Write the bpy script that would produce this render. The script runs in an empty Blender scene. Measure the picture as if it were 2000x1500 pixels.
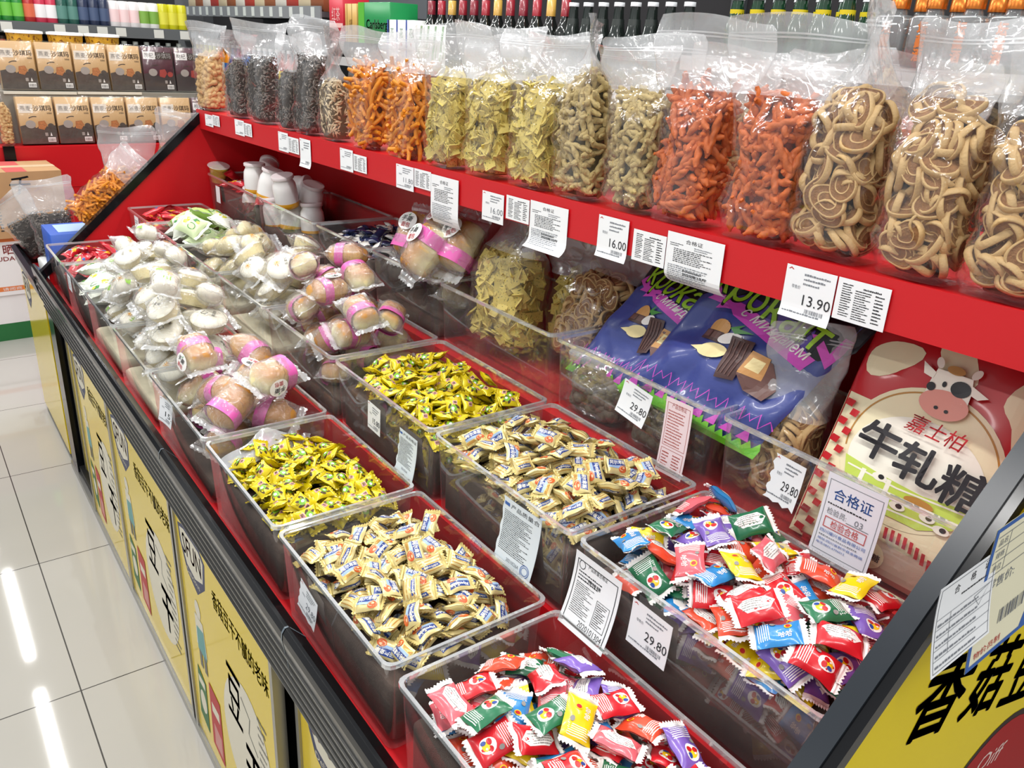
import bpy, bmesh, math, random
import numpy as np
from mathutils import Vector, Matrix, Euler
from mathutils.geometry import tessellate_polygon
SC = bpy.context.scene
COL = SC.collection
PI = math.pi
# ------------------------------------------------------------------ camera, world, lights, exposure
H = 1.46                                    # camera height over the floor, metres; world Y runs along the display
F = 1600.0                                  # focal length in pixels of the 2000 x 1500 frame
CR = np.array([[0.8061812, -0.5892719, 0.0532013], [-0.1862870, -0.3381424, -0.9224732], [0.5615772, 0.7337699, -0.3823778]])
cam_d = bpy.data.cameras.new('camera'); cam = bpy.data.objects.new('camera', cam_d); COL.objects.link(cam)
cam_d.sensor_width = 36.0; cam_d.lens = 36.0 * F / 2000.0; cam_d.clip_start = 0.02; cam_d.clip_end = 60
cam.matrix_world = Matrix(((CR[0][0], -CR[1][0], -CR[2][0], 0), (CR[0][1], -CR[1][1], -CR[2][1], 0), (CR[0][2], -CR[1][2], -CR[2][2], H), (0, 0, 0, 1)))
SC.camera = cam
W = bpy.data.worlds.new('shop_air'); SC.world = W; W.use_nodes = True
bg = W.node_tree.nodes['Background']; bg.inputs[0].default_value = (0.96, 0.98, 1.0, 1); bg.inputs[1].default_value = 0.62
def tube_light(x, y, rot, power, length=1.25, wid=0.055, z=2.85):
    d = bpy.data.lights.new('ceiling_tube', 'AREA'); d.shape = 'RECTANGLE'; d.size = length; d.size_y = wid; d.energy = power; d.color = (1.0, 0.985, 0.96)
    o = bpy.data.objects.new('ceiling_tube', d); COL.objects.link(o); o.location = (x, y, z); o.rotation_euler = (0, 0, rot)
for lx, ly, lr in ((0.15, -0.9, PI/2), (0.15, 0.75, PI/2), (0.15, 2.4, PI/2), (0.15, 4.75, PI/2), (0.15, 6.4, PI/2), (0.55, 7.4, 0),
                   (-1.6, 0.6, PI/2), (-1.6, 3.0, PI/2), (1.55, 0.2, PI/2), (1.55, 1.9, PI/2), (1.55, 3.6, PI/2), (1.55, 5.3, PI/2)):
    tube_light(lx, ly, lr, 19)
SC.view_settings.view_transform = 'Standard'; SC.view_settings.look = 'None'; SC.view_settings.gamma = 1.0
SC.view_settings.use_curve_mapping = False; SC.view_settings.exposure = 0.06
SC.cycles.max_bounces = 7; SC.cycles.diffuse_bounces = 3; SC.cycles.glossy_bounces = 3; SC.cycles.transmission_bounces = 2
SC.cycles.transparent_max_bounces = 28; SC.cycles.sample_clamp_indirect = 3.0; SC.cycles.caustics_reflective = False; SC.cycles.caustics_refractive = False

# ------------------------------------------------------------------ pixel rays onto real planes (for measuring the photo)
def ray(u, v): return CR.T @ np.array([(u - 1000) / F, (v - 750) / F, 1.0])
def onz(u, v, z): d = ray(u, v); p = d * ((z - H) / d[2]); return Vector((p[0], p[1], z))
def onx(u, v, x): d = ray(u, v); p = d * (x / d[0]); return Vector((x, p[1], p[2] + H))
def ony(u, v, y): d = ray(u, v); p = d * (y / d[1]); return Vector((p[0], y, p[2] + H))

# ------------------------------------------------------------------ materials
def lin(c):
    if isinstance(c, str):
        c = c.lstrip('#'); c = [int(c[i:i+2], 16) / 255 for i in (0, 2, 4)]
    return tuple(x / 12.92 if x <= 0.04045 else ((x + 0.055) / 1.055) ** 2.4 for x in c)
_M = {}
def mat(col, rough=0.5, metal=0.0, spec=0.5, coat=0.0, bump=0.0, bscale=40.0, var=0.0, vscale=20.0, emit=0.0, speck=None, sss=0.0):
    key = (col, rough, metal, spec, coat, bump, bscale, var, vscale, emit, speck)
    if key in _M: return _M[key]
    m = bpy.data.materials.new('paint_' + str(len(_M))); m.use_nodes = True; nt = m.node_tree; N = nt.nodes; L = nt.links
    b = N['Principled BSDF']; c = lin(col)
    b.inputs['Base Color'].default_value = (*c, 1); b.inputs['Roughness'].default_value = rough; b.inputs['Metallic'].default_value = metal
    b.inputs['Specular IOR Level'].default_value = spec; b.inputs['Coat Weight'].default_value = coat; b.inputs['Coat Roughness'].default_value = 0.08
    if emit: b.inputs['Emission Color'].default_value = (*c, 1); b.inputs['Emission Strength'].default_value = emit
    if bump or var or speck:
        tc = N.new('ShaderNodeTexCoord')
    last = None
    if var:
        n = N.new('ShaderNodeTexNoise'); n.inputs['Scale'].default_value = vscale; n.inputs['Detail'].default_value = 4; L.new(tc.outputs['Object'], n.inputs['Vector'])
        r = N.new('ShaderNodeValToRGB'); r.color_ramp.elements[0].position = 0.3; r.color_ramp.elements[1].position = 0.7
        r.color_ramp.elements[0].color = (*[max(0, x * (1 - var)) for x in c], 1); r.color_ramp.elements[1].color = (*[min(1, x * (1 + var)) for x in c], 1)
        L.new(n.outputs['Fac'], r.inputs['Fac']); last = r.outputs['Color']; L.new(last, b.inputs['Base Color'])
    if speck:
        sc, ss, th = speck
        v = N.new('ShaderNodeTexNoise'); v.inputs['Scale'].default_value = ss; v.inputs['Detail'].default_value = 2; L.new(tc.outputs['Object'], v.inputs['Vector'])
        r2 = N.new('ShaderNodeValToRGB'); r2.color_ramp.elements[0].position = th; r2.color_ramp.elements[1].position = th + 0.04
        r2.color_ramp.elements[0].color = (0, 0, 0, 1); r2.color_ramp.elements[1].color = (1, 1, 1, 1); L.new(v.outputs['Fac'], r2.inputs['Fac'])
        mx = N.new('ShaderNodeMix'); mx.data_type = 'RGBA'; L.new(r2.outputs['Color'], mx.inputs[0])
        if last: L.new(last, mx.inputs[6])
        else: mx.inputs[6].default_value = (*c, 1)
        mx.inputs[7].default_value = (*lin(sc), 1); L.new(mx.outputs[2], b.inputs['Base Color'])
    if bump:
        n2 = N.new('ShaderNodeTexNoise'); n2.inputs['Scale'].default_value = bscale; n2.inputs['Detail'].default_value = 3; L.new(tc.outputs['Object'], n2.inputs['Vector'])
        bp = N.new('ShaderNodeBump'); bp.inputs['Strength'].default_value = bump; bp.inputs['Distance'].default_value = 0.004
        L.new(n2.outputs['Fac'], bp.inputs['Height']); L.new(bp.outputs['Normal'], b.inputs['Normal'])
    _M[key] = m; return m
def clear(name, tint=(1, 1, 1), haze=0.05, edge=0.5, rough=0.06, crinkle=0.0, cscale=30.0, body=(0.9, 0.92, 0.93), spread=0.35):
    """clear film or acrylic: see-through, a faint milky body, bright gloss towards grazing angles and along crinkles"""
    if name in _M: return _M[name]
    m = bpy.data.materials.new(name); m.use_nodes = True; nt = m.node_tree; N = nt.nodes; L = nt.links
    N.remove(N['Principled BSDF']); out = N['Material Output']
    tr = N.new('ShaderNodeBsdfTransparent'); tr.inputs[0].default_value = (*tint, 1)
    gl = N.new('ShaderNodeBsdfGlossy'); gl.inputs['Roughness'].default_value = rough; gl.inputs[0].default_value = (1, 1, 1, 1)
    di = N.new('ShaderNodeBsdfDiffuse'); di.inputs[0].default_value = (*body, 1)
    lw = N.new('ShaderNodeLayerWeight'); lw.inputs['Blend'].default_value = spread
    m1 = N.new('ShaderNodeMixShader'); m1.inputs[0].default_value = haze; L.new(tr.outputs[0], m1.inputs[1]); L.new(di.outputs[0], m1.inputs[2])
    mr = N.new('ShaderNodeMapRange'); mr.inputs['From Min'].default_value = 0; mr.inputs['From Max'].default_value = 1
    mr.inputs['To Min'].default_value = 0.022; mr.inputs['To Max'].default_value = edge; L.new(lw.outputs['Facing'], mr.inputs['Value'])
    m2 = N.new('ShaderNodeMixShader'); L.new(mr.outputs[0], m2.inputs[0]); L.new(m1.outputs[0], m2.inputs[1]); L.new(gl.outputs[0], m2.inputs[2])
    if crinkle:
        tc = N.new('ShaderNodeTexCoord'); n2 = N.new('ShaderNodeTexNoise'); n2.inputs['Scale'].default_value = cscale; n2.inputs['Detail'].default_value = 2.5; n2.inputs['Distortion'].default_value = 1.2
        L.new(tc.outputs['Object'], n2.inputs['Vector'])
        bp = N.new('ShaderNodeBump'); bp.inputs['Strength'].default_value = crinkle; bp.inputs['Distance'].default_value = 0.012
        L.new(n2.outputs['Fac'], bp.inputs['Height']); L.new(bp.outputs['Normal'], gl.inputs['Normal']); L.new(bp.outputs['Normal'], lw.inputs['Normal'])
    L.new(m2.outputs[0], out.inputs['Surface']); _M[name] = m; return m
FLAP = clear('flap_film', haze=0.22, edge=0.65, rough=0.12, crinkle=0.5, cscale=22)
FILM = clear('bag_film', haze=0.012, edge=0.36, rough=0.09, crinkle=0.4, cscale=26)
FILM2 = clear('wrapper_film', haze=0.09, edge=0.6, rough=0.07, crinkle=0.8, cscale=60)
ZIP = clear('zip_film', haze=0.34, edge=0.5, rough=0.15, crinkle=0.3, cscale=20)
ACR = clear('acrylic', tint=(0.965, 0.97, 0.965), haze=0.035, edge=0.42, rough=0.03, spread=0.3)
ACRIM = clear('acrylic_rim', tint=(0.9, 0.92, 0.92), haze=0.30, edge=0.85, rough=0.05, spread=0.5)
RED = mat('#c9111b', 0.38, bump=0.04, bscale=120)
DRED = mat('#b81020', 0.45)
BLACK = mat('#0c0d10', 0.16, spec=0.28)
RUBBER = mat('#0e0e10', 0.55)
ALU = mat('#a7a6a2', 0.28, metal=0.9)
STEEL = mat('#22272d', 0.25, spec=0.32)
PAPER = mat('#f1f3f5', 0.65)
INK = mat('#26272b', 0.7)
GREYINK = mat('#7d8188', 0.7)
WHITE = mat('#f4f4f1', 0.5)

# ------------------------------------------------------------------ mesh builder
class MB:
    def __init__(s): s.v = []; s.f = []; s.m = []; s.sm = []
    def add(s, vs, fs, mi=0, smooth=False, M=None):
        o = len(s.v)
        if M is not None: vs = [M @ Vector(p) for p in vs]
        s.v.extend(tuple(p) for p in vs)
        for f in fs: s.f.append(tuple(i + o for i in f)); s.m.append(mi); s.sm.append(smooth)
        return s
    def box(s, x0, x1, y0, y1, z0, z1, mi=0, M=None):
        v = [(x0,y0,z0),(x1,y0,z0),(x1,y1,z0),(x0,y1,z0),(x0,y0,z1),(x1,y0,z1),(x1,y1,z1),(x0,y1,z1)]
        return s.add(v, [(3,2,1,0),(4,5,6,7),(0,1,5,4),(1,2,6,5),(2,3,7,6),(3,0,4,7)], mi, False, M)
    def rbox(s, x0, x1, y0, y1, z0, z1, r=0.004, mi=0, M=None, smooth=True):
        """box with rounded vertical edges and softened top and bottom"""
        pts = []
        for cx, cy, a0 in ((x1-r, y1-r, 0), (x0+r, y1-r, PI/2), (x0+r, y0+r, PI), (x1-r, y0+r, 1.5*PI)):
            for k in range(4):
                a = a0 + k * PI / 6; pts.append((cx + r * math.cos(a), cy + r * math.sin(a)))
        cx, cy = (x0+x1)/2, (y0+y1)/2; q = r * 0.5
        def sh(p, d): return (p[0] - math.copysign(min(d, abs(p[0]-cx)), p[0]-cx), p[1] - math.copysign(min(d, abs(p[1]-cy)), p[1]-cy))
        rings = [[(*sh(p, q), z0) for p in pts], [(*p, z0+q) for p in pts], [(*p, z1-q) for p in pts], [(*sh(p, q), z1) for p in pts]]
        return s.loft(rings, mi, True, True, True, M, smooth)
    def loft(s, rings, mi=0, closed=True, cap0=False, cap1=False, M=None, smooth=True):
        n = len(rings[0]); v = [p for r in rings for p in r]; f = []
        for i in range(len(rings) - 1):
            for j in range(n if closed else n - 1):
                k = (j + 1) % n; f.append((i*n+j, i*n+k, (i+1)*n+k, (i+1)*n+j))
        s.add(v, f, mi, smooth, M)
        if cap0: s.add(rings[0], [tuple(range(n))[::-1]], mi, False, M)
        if cap1: s.add(rings[-1], [tuple(range(n))], mi, False, M)
        return s
    def lathe(s, prof, n=16, mi=0, M=None, cap0=True, cap1=True, smooth=True):
        rings = [[(r * math.cos(2*PI*k/n), r * math.sin(2*PI*k/n), z) for k in range(n)] for r, z in prof]
        return s.loft(rings, mi, True, cap0, cap1, M, smooth)
    def tube(s, pts, rad, n=8, mi=0, M=None, caps=True):
        rings = []; pts = [Vector(p) for p in pts]
        for i, p in enumerate(pts):
            t = (pts[min(i+1, len(pts)-1)] - pts[max(i-1, 0)]).normalized()
            a = t.cross(Vector((0, 0, 1)) if abs(t.z) < 0.9 else Vector((1, 0, 0))).normalized(); b = t.cross(a)
            r = rad[i] if isinstance(rad, (list, tuple)) else rad
            rings.append([p + r * (math.cos(2*PI*k/n) * a + math.sin(2*PI*k/n) * b) for k in range(n)])
        return s.loft(rings, mi, True, caps, caps, M)
    def prism(s, poly, y0, y1, mi=0, axis='y'):
        """poly in (x, z) extruded along y (or in (x, y) along z)"""
        n = len(poly)
        if axis == 'y': v = [(x, y0, z) for x, z in poly] + [(x, y1, z) for x, z in poly]
        else: v = [(x, y, y0) for x, y in poly] + [(x, y, y1) for x, y in poly]
        f = [tuple(range(n)), tuple(range(2*n-1, n-1, -1))] + [(i, n+i, n+(i+1) % n, (i+1) % n) for i in range(n)]
        return s.add(v, f, mi)
    def grid(s, fn, nu, nv, mi=0, smooth=True, closeu=False):
        v = [fn(i / nu, j / nv) for j in range(nv + 1) for i in range(nu + (0 if closeu else 1))]
        w = nu if closeu else nu + 1; f = []
        for j in range(nv):
            for i in range(nu):
                k = (i + 1) % w if closeu else i + 1
                f.append((j*w+i, j*w+k, (j+1)*w+k, (j+1)*w+i))
        return s.add(v, f, mi, smooth)
    def mesh(s, name, mats):
        me = bpy.data.meshes.new(name); me.from_pydata(s.v, [], s.f)
        for m in mats: me.materials.append(m)
        me.polygons.foreach_set('material_index', s.m); me.polygons.foreach_set('use_smooth', s.sm); me.update()
        return me
    def build(s, name, mats, parent=None, loc=None, M=None):
        return link(name, s.mesh(name, mats if isinstance(mats, (list, tuple)) else [mats]), parent, loc, M)
def link(name, me, parent=None, loc=None, M=None):
    o = bpy.data.objects.new(name, me); COL.objects.link(o)
    if parent is not None: o.parent = parent
    if M is not None: o.matrix_basis = M
    elif loc is not None: o.location = loc
    return o
def tag(o, label, cat, group=None, kind=None):
    if kind: o['kind'] = kind
    o['label'] = label
    if kind != 'structure': o['category'] = cat
    if group: o['group'] = group
    return o
def thing(name, label, cat, loc=(0, 0, 0), rotz=0, group=None, M=None):
    o = bpy.data.objects.new(name, None); COL.objects.link(o); o.empty_display_size = 0.02
    if M is not None: o.matrix_basis = M
    else: o.location = loc; o.rotation_euler = (0, 0, rotz)
    return tag(o, label, cat, group)
def struct(o, label=None):
    o['kind'] = 'structure'
    if label: o['label'] = label
    return o
def copy_tree(o, parent=None, M=None):
    c = o.copy(); COL.objects.link(c)
    if parent is not None: c.parent = parent
    if M is not None: c.matrix_basis = M
    for ch in o.children: copy_tree(ch, c)
    return c
def frame(o, u, v, n=None):
    u = Vector(u).normalized(); v = Vector(v).normalized(); n = Vector(n) if n else u.cross(v)
    return Matrix(((u.x, v.x, n.x, o[0]), (u.y, v.y, n.y, o[1]), (u.z, v.z, n.z, o[2]), (0, 0, 0, 1)))

# ------------------------------------------------------------------ flat artwork: text and shapes as thin raised print
_T = {}
def text2d(t, bold=0.0, shear=0.0):
    key = (t, bold, shear)
    if key in _T: return _T[key]
    cu = bpy.data.curves.new('lettering', 'FONT'); cu.body = t; cu.resolution_u = 2; cu.offset = bold; cu.shear = shear; cu.fill_mode = 'BOTH'
    o = bpy.data.objects.new('lettering', cu); COL.objects.link(o)
    dg = bpy.context.evaluated_depsgraph_get(); dg.update(); me = o.evaluated_get(dg).to_mesh()
    v = np.array([(p.co.x, p.co.y) for p in me.vertices]) if len(me.vertices) else np.zeros((1, 2))
    f = [tuple(p.vertices) for p in me.polygons if p.normal.z > 0] or [tuple(p.vertices) for p in me.polygons]
    o.evaluated_get(dg).to_mesh_clear(); bpy.data.objects.remove(o); bpy.data.curves.remove(cu)
    v = v - v.min(0); s = v.max(0); s[s == 0] = 1; _T[key] = (v, f, s); return _T[key]
class Art:
    """print on a sheet: coordinates in the sheet's own metres; every call is one ink layer"""
    def __init__(s): s.items = []
    def poly(s, pts, mi): 
        tr = tessellate_polygon([[Vector((p[0], p[1], 0)) for p in pts]]); s.items.append((np.array(pts, float), [tuple(t) for t in tr], mi)); return s
    def rect(s, x, y, w, h, mi): s.items.append((np.array([(x, y), (x+w, y), (x+w, y+h), (x, y+h)], float), [(0, 1, 2, 3)], mi)); return s
    def frame(s, x, y, w, h, t, mi): return s.rect(x, y, w, t, mi).rect(x, y+h-t, w, t, mi).rect(x, y, t, h, mi).rect(x+w-t, y, t, h, mi)
    def ell(s, x, y, a, b, mi, rot=0, n=20, a0=0, a1=2*PI):
        c, q = math.cos(rot), math.sin(rot); pts = []
        for k in range(n):
            t = a0 + (a1 - a0) * k / n; px, py = a * math.cos(t), b * math.sin(t); pts.append((x + px*c - py*q, y + px*q + py*c))
        s.items.append((np.array(pts), [tuple(range(n))], mi)); return s
    def ring(s, x, y, a, b, t, mi, n=28, a0=0, a1=2*PI):
        v = []; f = []
        for k in range(n + 1):
            q = a0 + (a1 - a0) * k / n
            v += [(x + a*math.cos(q), y + b*math.sin(q)), (x + (a-t)*math.cos(q), y + (b-t)*math.sin(q))]
        for k in range(n): f.append((2*k+1, 2*k, 2*k+2, 2*k+3))
        s.items.append((np.array(v), f, mi)); return s
    def text(s, t, x, y, w, h, mi, bold=0.0, rot=0, shear=0.0, keep=False):
        v, f, sz = text2d(t, 0.0, shear); k = np.array((w / sz[0], h / sz[1]))
        if keep: k[:] = k.min()
        p = v * k
        if rot: c, q = math.cos(rot), math.sin(rot); p = p @ np.array([[c, q], [-q, c]])
        r = bold * h * .45
        for dx, dy in ([(0, 0)] if not bold else [(0, 0), (r, 0), (-r, 0), (0, r), (0, -r), (r*.7, r*.7), (-r*.7, r*.7), (r*.7, -r*.7), (-r*.7, -r*.7)]): s.items.append((p + (x + dx, y + dy), f, mi))
        return s
    def line(s, pts, t, mi):
        v = []; f = []; P = [Vector((p[0], p[1])) for p in pts]
        for i, p in enumerate(P):
            d = (P[min(i+1, len(P)-1)] - P[max(i-1, 0)]); d = d.normalized() if d.length else Vector((1, 0)); n = Vector((-d.y, d.x)) * t / 2
            v += [tuple(p + n), tuple(p - n)]
        for i in range(len(P) - 1): f.append((2*i, 2*i+1, 2*i+3, 2*i+2))
        s.items.append((np.array(v), f, mi)); return s
    def small(s, x, y, w, h, rows, mi, seed=1, fill=0.85, dash=0.06):
        """small print: rows of short dashes"""
        r = random.Random(seed); rh = h / rows; v = []; f = []
        for i in range(rows):
            px = x; end = x + w * (r.uniform(0.6, 1) if i % 3 else 1) * fill; yy = y + h - (i + 1) * rh + rh * 0.25
            while px < end:
                d = min(w * dash * r.uniform(0.5, 1.4), end - px); o = len(v); hh = rh * r.uniform(0.28, 0.45)
                v += [(px, yy), (px+d, yy), (px+d, yy+hh), (px, yy+hh)]; f.append((o, o+1, o+2, o+3)); px += d + w * 0.014
        s.items.append((np.array(v, float), f, mi)); return s
    def code(s, x, y, w, h, mi, seed=3, n=28):
        r = random.Random(seed); v = []; f = []; px = x
        while px < x + w:
            d = w / n * r.choice((0.4, 0.6, 1.0, 1.3)); o = len(v); v += [(px, y), (px+d, y), (px+d, y+h), (px, y+h)]; f.append((o, o+1, o+2, o+3)); px += d + w / n * r.choice((0.5, 0.8, 1.2))
        s.items.append((np.array(v, float), f, mi)); return s
    def emit(s, mb, fn, off=0.00025, cut=None, base=1, flip=False, layer0=1):
        """fn(x, y, h) -> 3D point h above the sheet"""
        depth = 0
        for li, (v, f, mi) in enumerate(s.items):
            if cut:
                bm = bmesh.new(); vs = [bm.verts.new((p[0], p[1], 0)) for p in v]
                for q in f:
                    try: bm.faces.new([vs[i] for i in q])
                    except ValueError: pass
                for ax in (0, 1):
                    lo, hi = v[:, ax].min(), v[:, ax].max(); k = math.ceil(lo / cut) * cut
                    while k < hi:
                        co = [0, 0, 0]; no = [0, 0, 0]; co[ax] = k; no[ax] = 1
                        bmesh.ops.bisect_plane(bm, geom=bm.verts[:] + bm.edges[:] + bm.faces[:], plane_co=co, plane_no=no); k += cut
                bm.verts.index_update(); vv = [(p.co.x, p.co.y) for p in bm.verts]; ff = [tuple(x.index for x in q.verts) for q in bm.faces]; bm.free()
            else: vv, ff = v, f
            if li and mi != s.items[li-1][2]: depth += 1
            h = off * (layer0 + depth * 0.5)
            mb.add([fn(p[0], p[1], h) for p in vv], ff, base + mi, False)
        return mb
# ------------------------------------------------------------------ the setting
def tile_mat():
    m = bpy.data.materials.new('floor_tile'); m.use_nodes = True; nt = m.node_tree; N = nt.nodes; L = nt.links; b = N['Principled BSDF']
    tc = N.new('ShaderNodeTexCoord'); sp = N.new('ShaderNodeSeparateXYZ'); L.new(tc.outputs['Object'], sp.inputs[0])
    def ln(sock, off):
        a = N.new('ShaderNodeMath'); a.operation = 'SUBTRACT'; L.new(sock, a.inputs[0]); a.inputs[1].default_value = off
        p = N.new('ShaderNodeMath'); p.operation = 'PINGPONG'; L.new(a.outputs[0], p.inputs[0]); p.inputs[1].default_value = 0.3
        c = N.new('ShaderNodeMath'); c.operation = 'LESS_THAN'; L.new(p.outputs[0], c.inputs[0]); c.inputs[1].default_value = 0.0016; return c.outputs[0]
    mx = N.new('ShaderNodeMath'); mx.operation = 'MAXIMUM'; L.new(ln(sp.outputs[0], 0.131), mx.inputs[0]); L.new(ln(sp.outputs[1], 1.772), mx.inputs[1])
    n = N.new('ShaderNodeTexNoise'); n.inputs['Scale'].default_value = 2.5; n.inputs['Detail'].default_value = 5; L.new(tc.outputs['Object'], n.inputs['Vector'])
    r = N.new('ShaderNodeValToRGB'); r.color_ramp.elements[0].color = (*lin('#b4b1aa'), 1); r.color_ramp.elements[1].color = (*lin('#bdbab4'), 1); L.new(n.outputs['Fac'], r.inputs[0])
    mix = N.new('ShaderNodeMix'); mix.data_type = 'RGBA'; L.new(mx.outputs[0], mix.inputs[0]); L.new(r.outputs[0], mix.inputs[6]); mix.inputs[7].default_value = (*lin('#4a4743'), 1)
    L.new(mix.outputs[2], b.inputs['Base Color']); b.inputs['Roughness'].default_value = 0.045; b.inputs['Specular IOR Level'].default_value = 0.55
    return m
struct(MB().box(-3.5, 4.6, -2.5, 8.4, -0.05, 0).build('floor', tile_mat()))
GREYWALL = mat('#5d6064', 0.7)
struct(MB().box(-3.5, 4.6, 8.0, 8.12, 0, 3.0).build('wall_back', GREYWALL))
struct(MB().box(2.55, 2.67, -2.5, 8.0, 0, 3.0).build('wall_right', mat('#2c2b2e', 0.8)))
struct(MB().box(1.80, 2.04, 6.62, 6.86, 0, 3.0).build('trim_1', mat('#75797d', 0.6)))

# ------------------------------------------------------------------ the long display counter
YN, YF = 0.238, 2.95
def lipx(y): return 0.90 - 0.04 * (y - 0.3) / 2.63
def lipt(y): return 1.238 - 0.033 * (y - 0.3) / 2.63
unit = thing('display_counter', 'long red and black bulk candy counter with yellow picture doors and a top shelf', 'display counter', (0, 0, 0))
# stepped red deck and back
MB().prism([(.372, .06), (.372, .615), (.334, .62), (.334, .662), (.600, .662), (.600, .762), (.858, .762), (.858, .862), (1.125, .862), (1.125, 1.19), (1.16, 1.19), (1.16, .06)], YN + .022, YF - .022).build('deck', RED, unit)
mb = MB(); prof = [(.320, .582), (.303, .70), (.3005, .715), (.3015, .726), (.306, .733), (.311, .733), (.333, .706), (.333, .60)]
mb.prism(prof, YN - .05, YF, 0)
for k in range(5):
    z = .592 + k * .0245; x = .320 - (z - .582) * .145
    mb.box(x - .0025, x + .004, YN - .05, YF, z, z + .0009, 1)
mb.build('front_rail', [BLACK, ALU], unit)
for y in (1.455, .86):
    MB().loft([[(x - .0006 if x < .32 else x + .0006, yy, z + .0006) for x, z in prof] for yy in (y, y + .0035)], 0, True, False, False, None, False).build('rail_seam', mat('#5d6870', .35), unit)
MB().box(.33, .36, YN, YF, 0, .045).box(.318, .33, YN, YF, .0, .022, 1).build('kick_plate', [RUBBER, ALU], unit)
MB().box(.33, .345, YN, YF, .57, .60).build('door_track', RUBBER, unit)
YEL = mat('#e2c51a', 0.12, spec=0.3)
AMB = mat('#c9a214', 0.3)
BRN = mat('#6e4a33', .5); GRY = mat('#67655c', .5); CRM = mat('#d9d3c0', .5); PNK = mat('#c98a86', .5); TEA = mat('#5f9a98', .5); NAVY = mat('#2b3358', .5); CRED = mat('#b3222c', .5); LIL = mat('#b99bb0', .5); GRN = mat('#2c6a3a', .5)
def door_art(W, Hh, full=True, logo_only=False):
    a = Art()      # inks: 0 brown 1 grey 2 cream 3 pink 4 teal 5 navy 6 red 7 lilac 8 green
    a.poly([(.03*W, Hh-.03), (.10*W, Hh-.018), (.30*W, Hh-.018), (.36*W, Hh-.035), (.33*W, Hh-.10), (.22*W, Hh-.145), (.10*W, Hh-.125), (.04*W, Hh-.07)], 5)
    a.poly([(.05*W, Hh-.035), (.11*W, Hh-.026), (.29*W, Hh-.026), (.335*W, Hh-.04), (.31*W, Hh-.092), (.21*W, Hh-.112), (.11*W, Hh-.105), (.06*W, Hh-.068)], 2)
    a.text('SFUN', .075*W, Hh-.085, .23*W, .048, 6, bold=.03, shear=.1); a.text('Delicious', .10*W, Hh-.125, .16*W, .013, 2)
    if logo_only: return a
    a.text('香菇豆干不膩的老味', .42*W, Hh-.105, .54*W, .042, 0, bold=.012)
    a.ell(.68*W, .22, .24*W, .15, 2, rot=-.35, n=32)
    a.text('豆', .50*W, .24, .16*W, .12, 1, bold=.02, shear=.12); a.text('干', .66*W, .11, .16*W, .12, 1, bold=.05, shear=.12)
    a.line([(.66*W, .33), (.74*W, .31), (.72*W, .27), (.80*W, .25)], .006, 1); a.small(.82*W, .10, .10*W, .26, 14, 1, 5)
    # little cook figure in a teal apron, plain shapes
    a.ell(.19*W, Hh-.19, .035*W, .022, 2).poly([(.14*W, Hh-.21), (.24*W, Hh-.21), (.26*W, Hh-.29), (.13*W, Hh-.29)], 2).poly([(.15*W, Hh-.24), (.24*W, Hh-.23), (.25*W, Hh-.30), (.14*W, Hh-.30)], 4)
    a.rect(.15*W, Hh-.34, .035*W, .042, 1).rect(.205*W, Hh-.34, .035*W, .042, 1)
    # snack packets
    a.poly([(.06*W, .05), (.17*W, .03), (.19*W, .17), (.09*W, .19)], 8).ell(.125*W, .10, .04*W, .03, 2).rect(.09*W, .145, .08*W, .02, 2)
    a.poly([(.22*W, .03), (.36*W, .02), (.37*W, .19), (.24*W, .20)], 6).poly([(.25*W, .04), (.34*W, .035), (.345*W, .09), (.26*W, .10)], 3).rect(.255*W, .13, .09*W, .025, 2)
    return a
INKS = [BRN, GRY, CRM, PNK, TEA, NAVY, CRED, LIL, GRN]
def door(y0, y1, x, logo_only=False, ymat=None):
    mb = MB(); z0, z1 = .028, .590
    mb.box(x, x + .012, y0, y1, z0, z1, 0)
    for a, b in ((y0 - .012, y0), (y1, y1 + .012)): mb.box(x - .004, x + .014, a, b, z0 - .006, z1, 1)
    mb.box(x - .002, x + .014, y0, y1, z0 - .012, z0, 1)
    door_art(y1 - y0, z1 - z0 - .012, logo_only=logo_only).emit(mb, lambda u, v, h: (x - h, y1 - u, z0 + .012 + v), off=.00012, base=2)
    mb.build('door', [ymat or YEL, ALU] + INKS, unit)
door(.985, 1.495, .324); door(1.535, 2.075, .324); door(2.10, 2.55, .324)
door(.40, .935, .347, False, YEL); door(2.575, 2.80, .347, True, YEL)
MB().box(.324, .352, 2.845, 2.95, .0, .60).build('corner_post', BLACK, unit)
MB().box(.362, .370, YN, YF, .03, .61).build('inner_panel', RUBBER, unit)
# top shelf with its red front lip
mb = MB(); ys = np.linspace(YN, YF, 12)
mb.loft([[(lipx(y) + .004, y, lipt(y) - .022), (1.36, y, lipt(y) - .022), (1.36, y, lipt(y) - .006), (lipx(y) + .004, y, lipt(y) - .006)] for y in ys], 0, True, True, True, None, False)
mb.build('shelf_board', RED, unit)
mb = MB(); mb.loft([[(lipx(y), y, lipt(y) - .061), (lipx(y) + .004, y, lipt(y) - .061), (lipx(y) + .004, y, lipt(y)), (lipx(y), y, lipt(y))] for y in ys], 0, True, True, True, None, False)
mb.build('shelf_lip', RED, unit)
MB().box(1.34, 1.36, YN, YF, .0, 1.20).build('back_panel', RED, unit)
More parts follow.
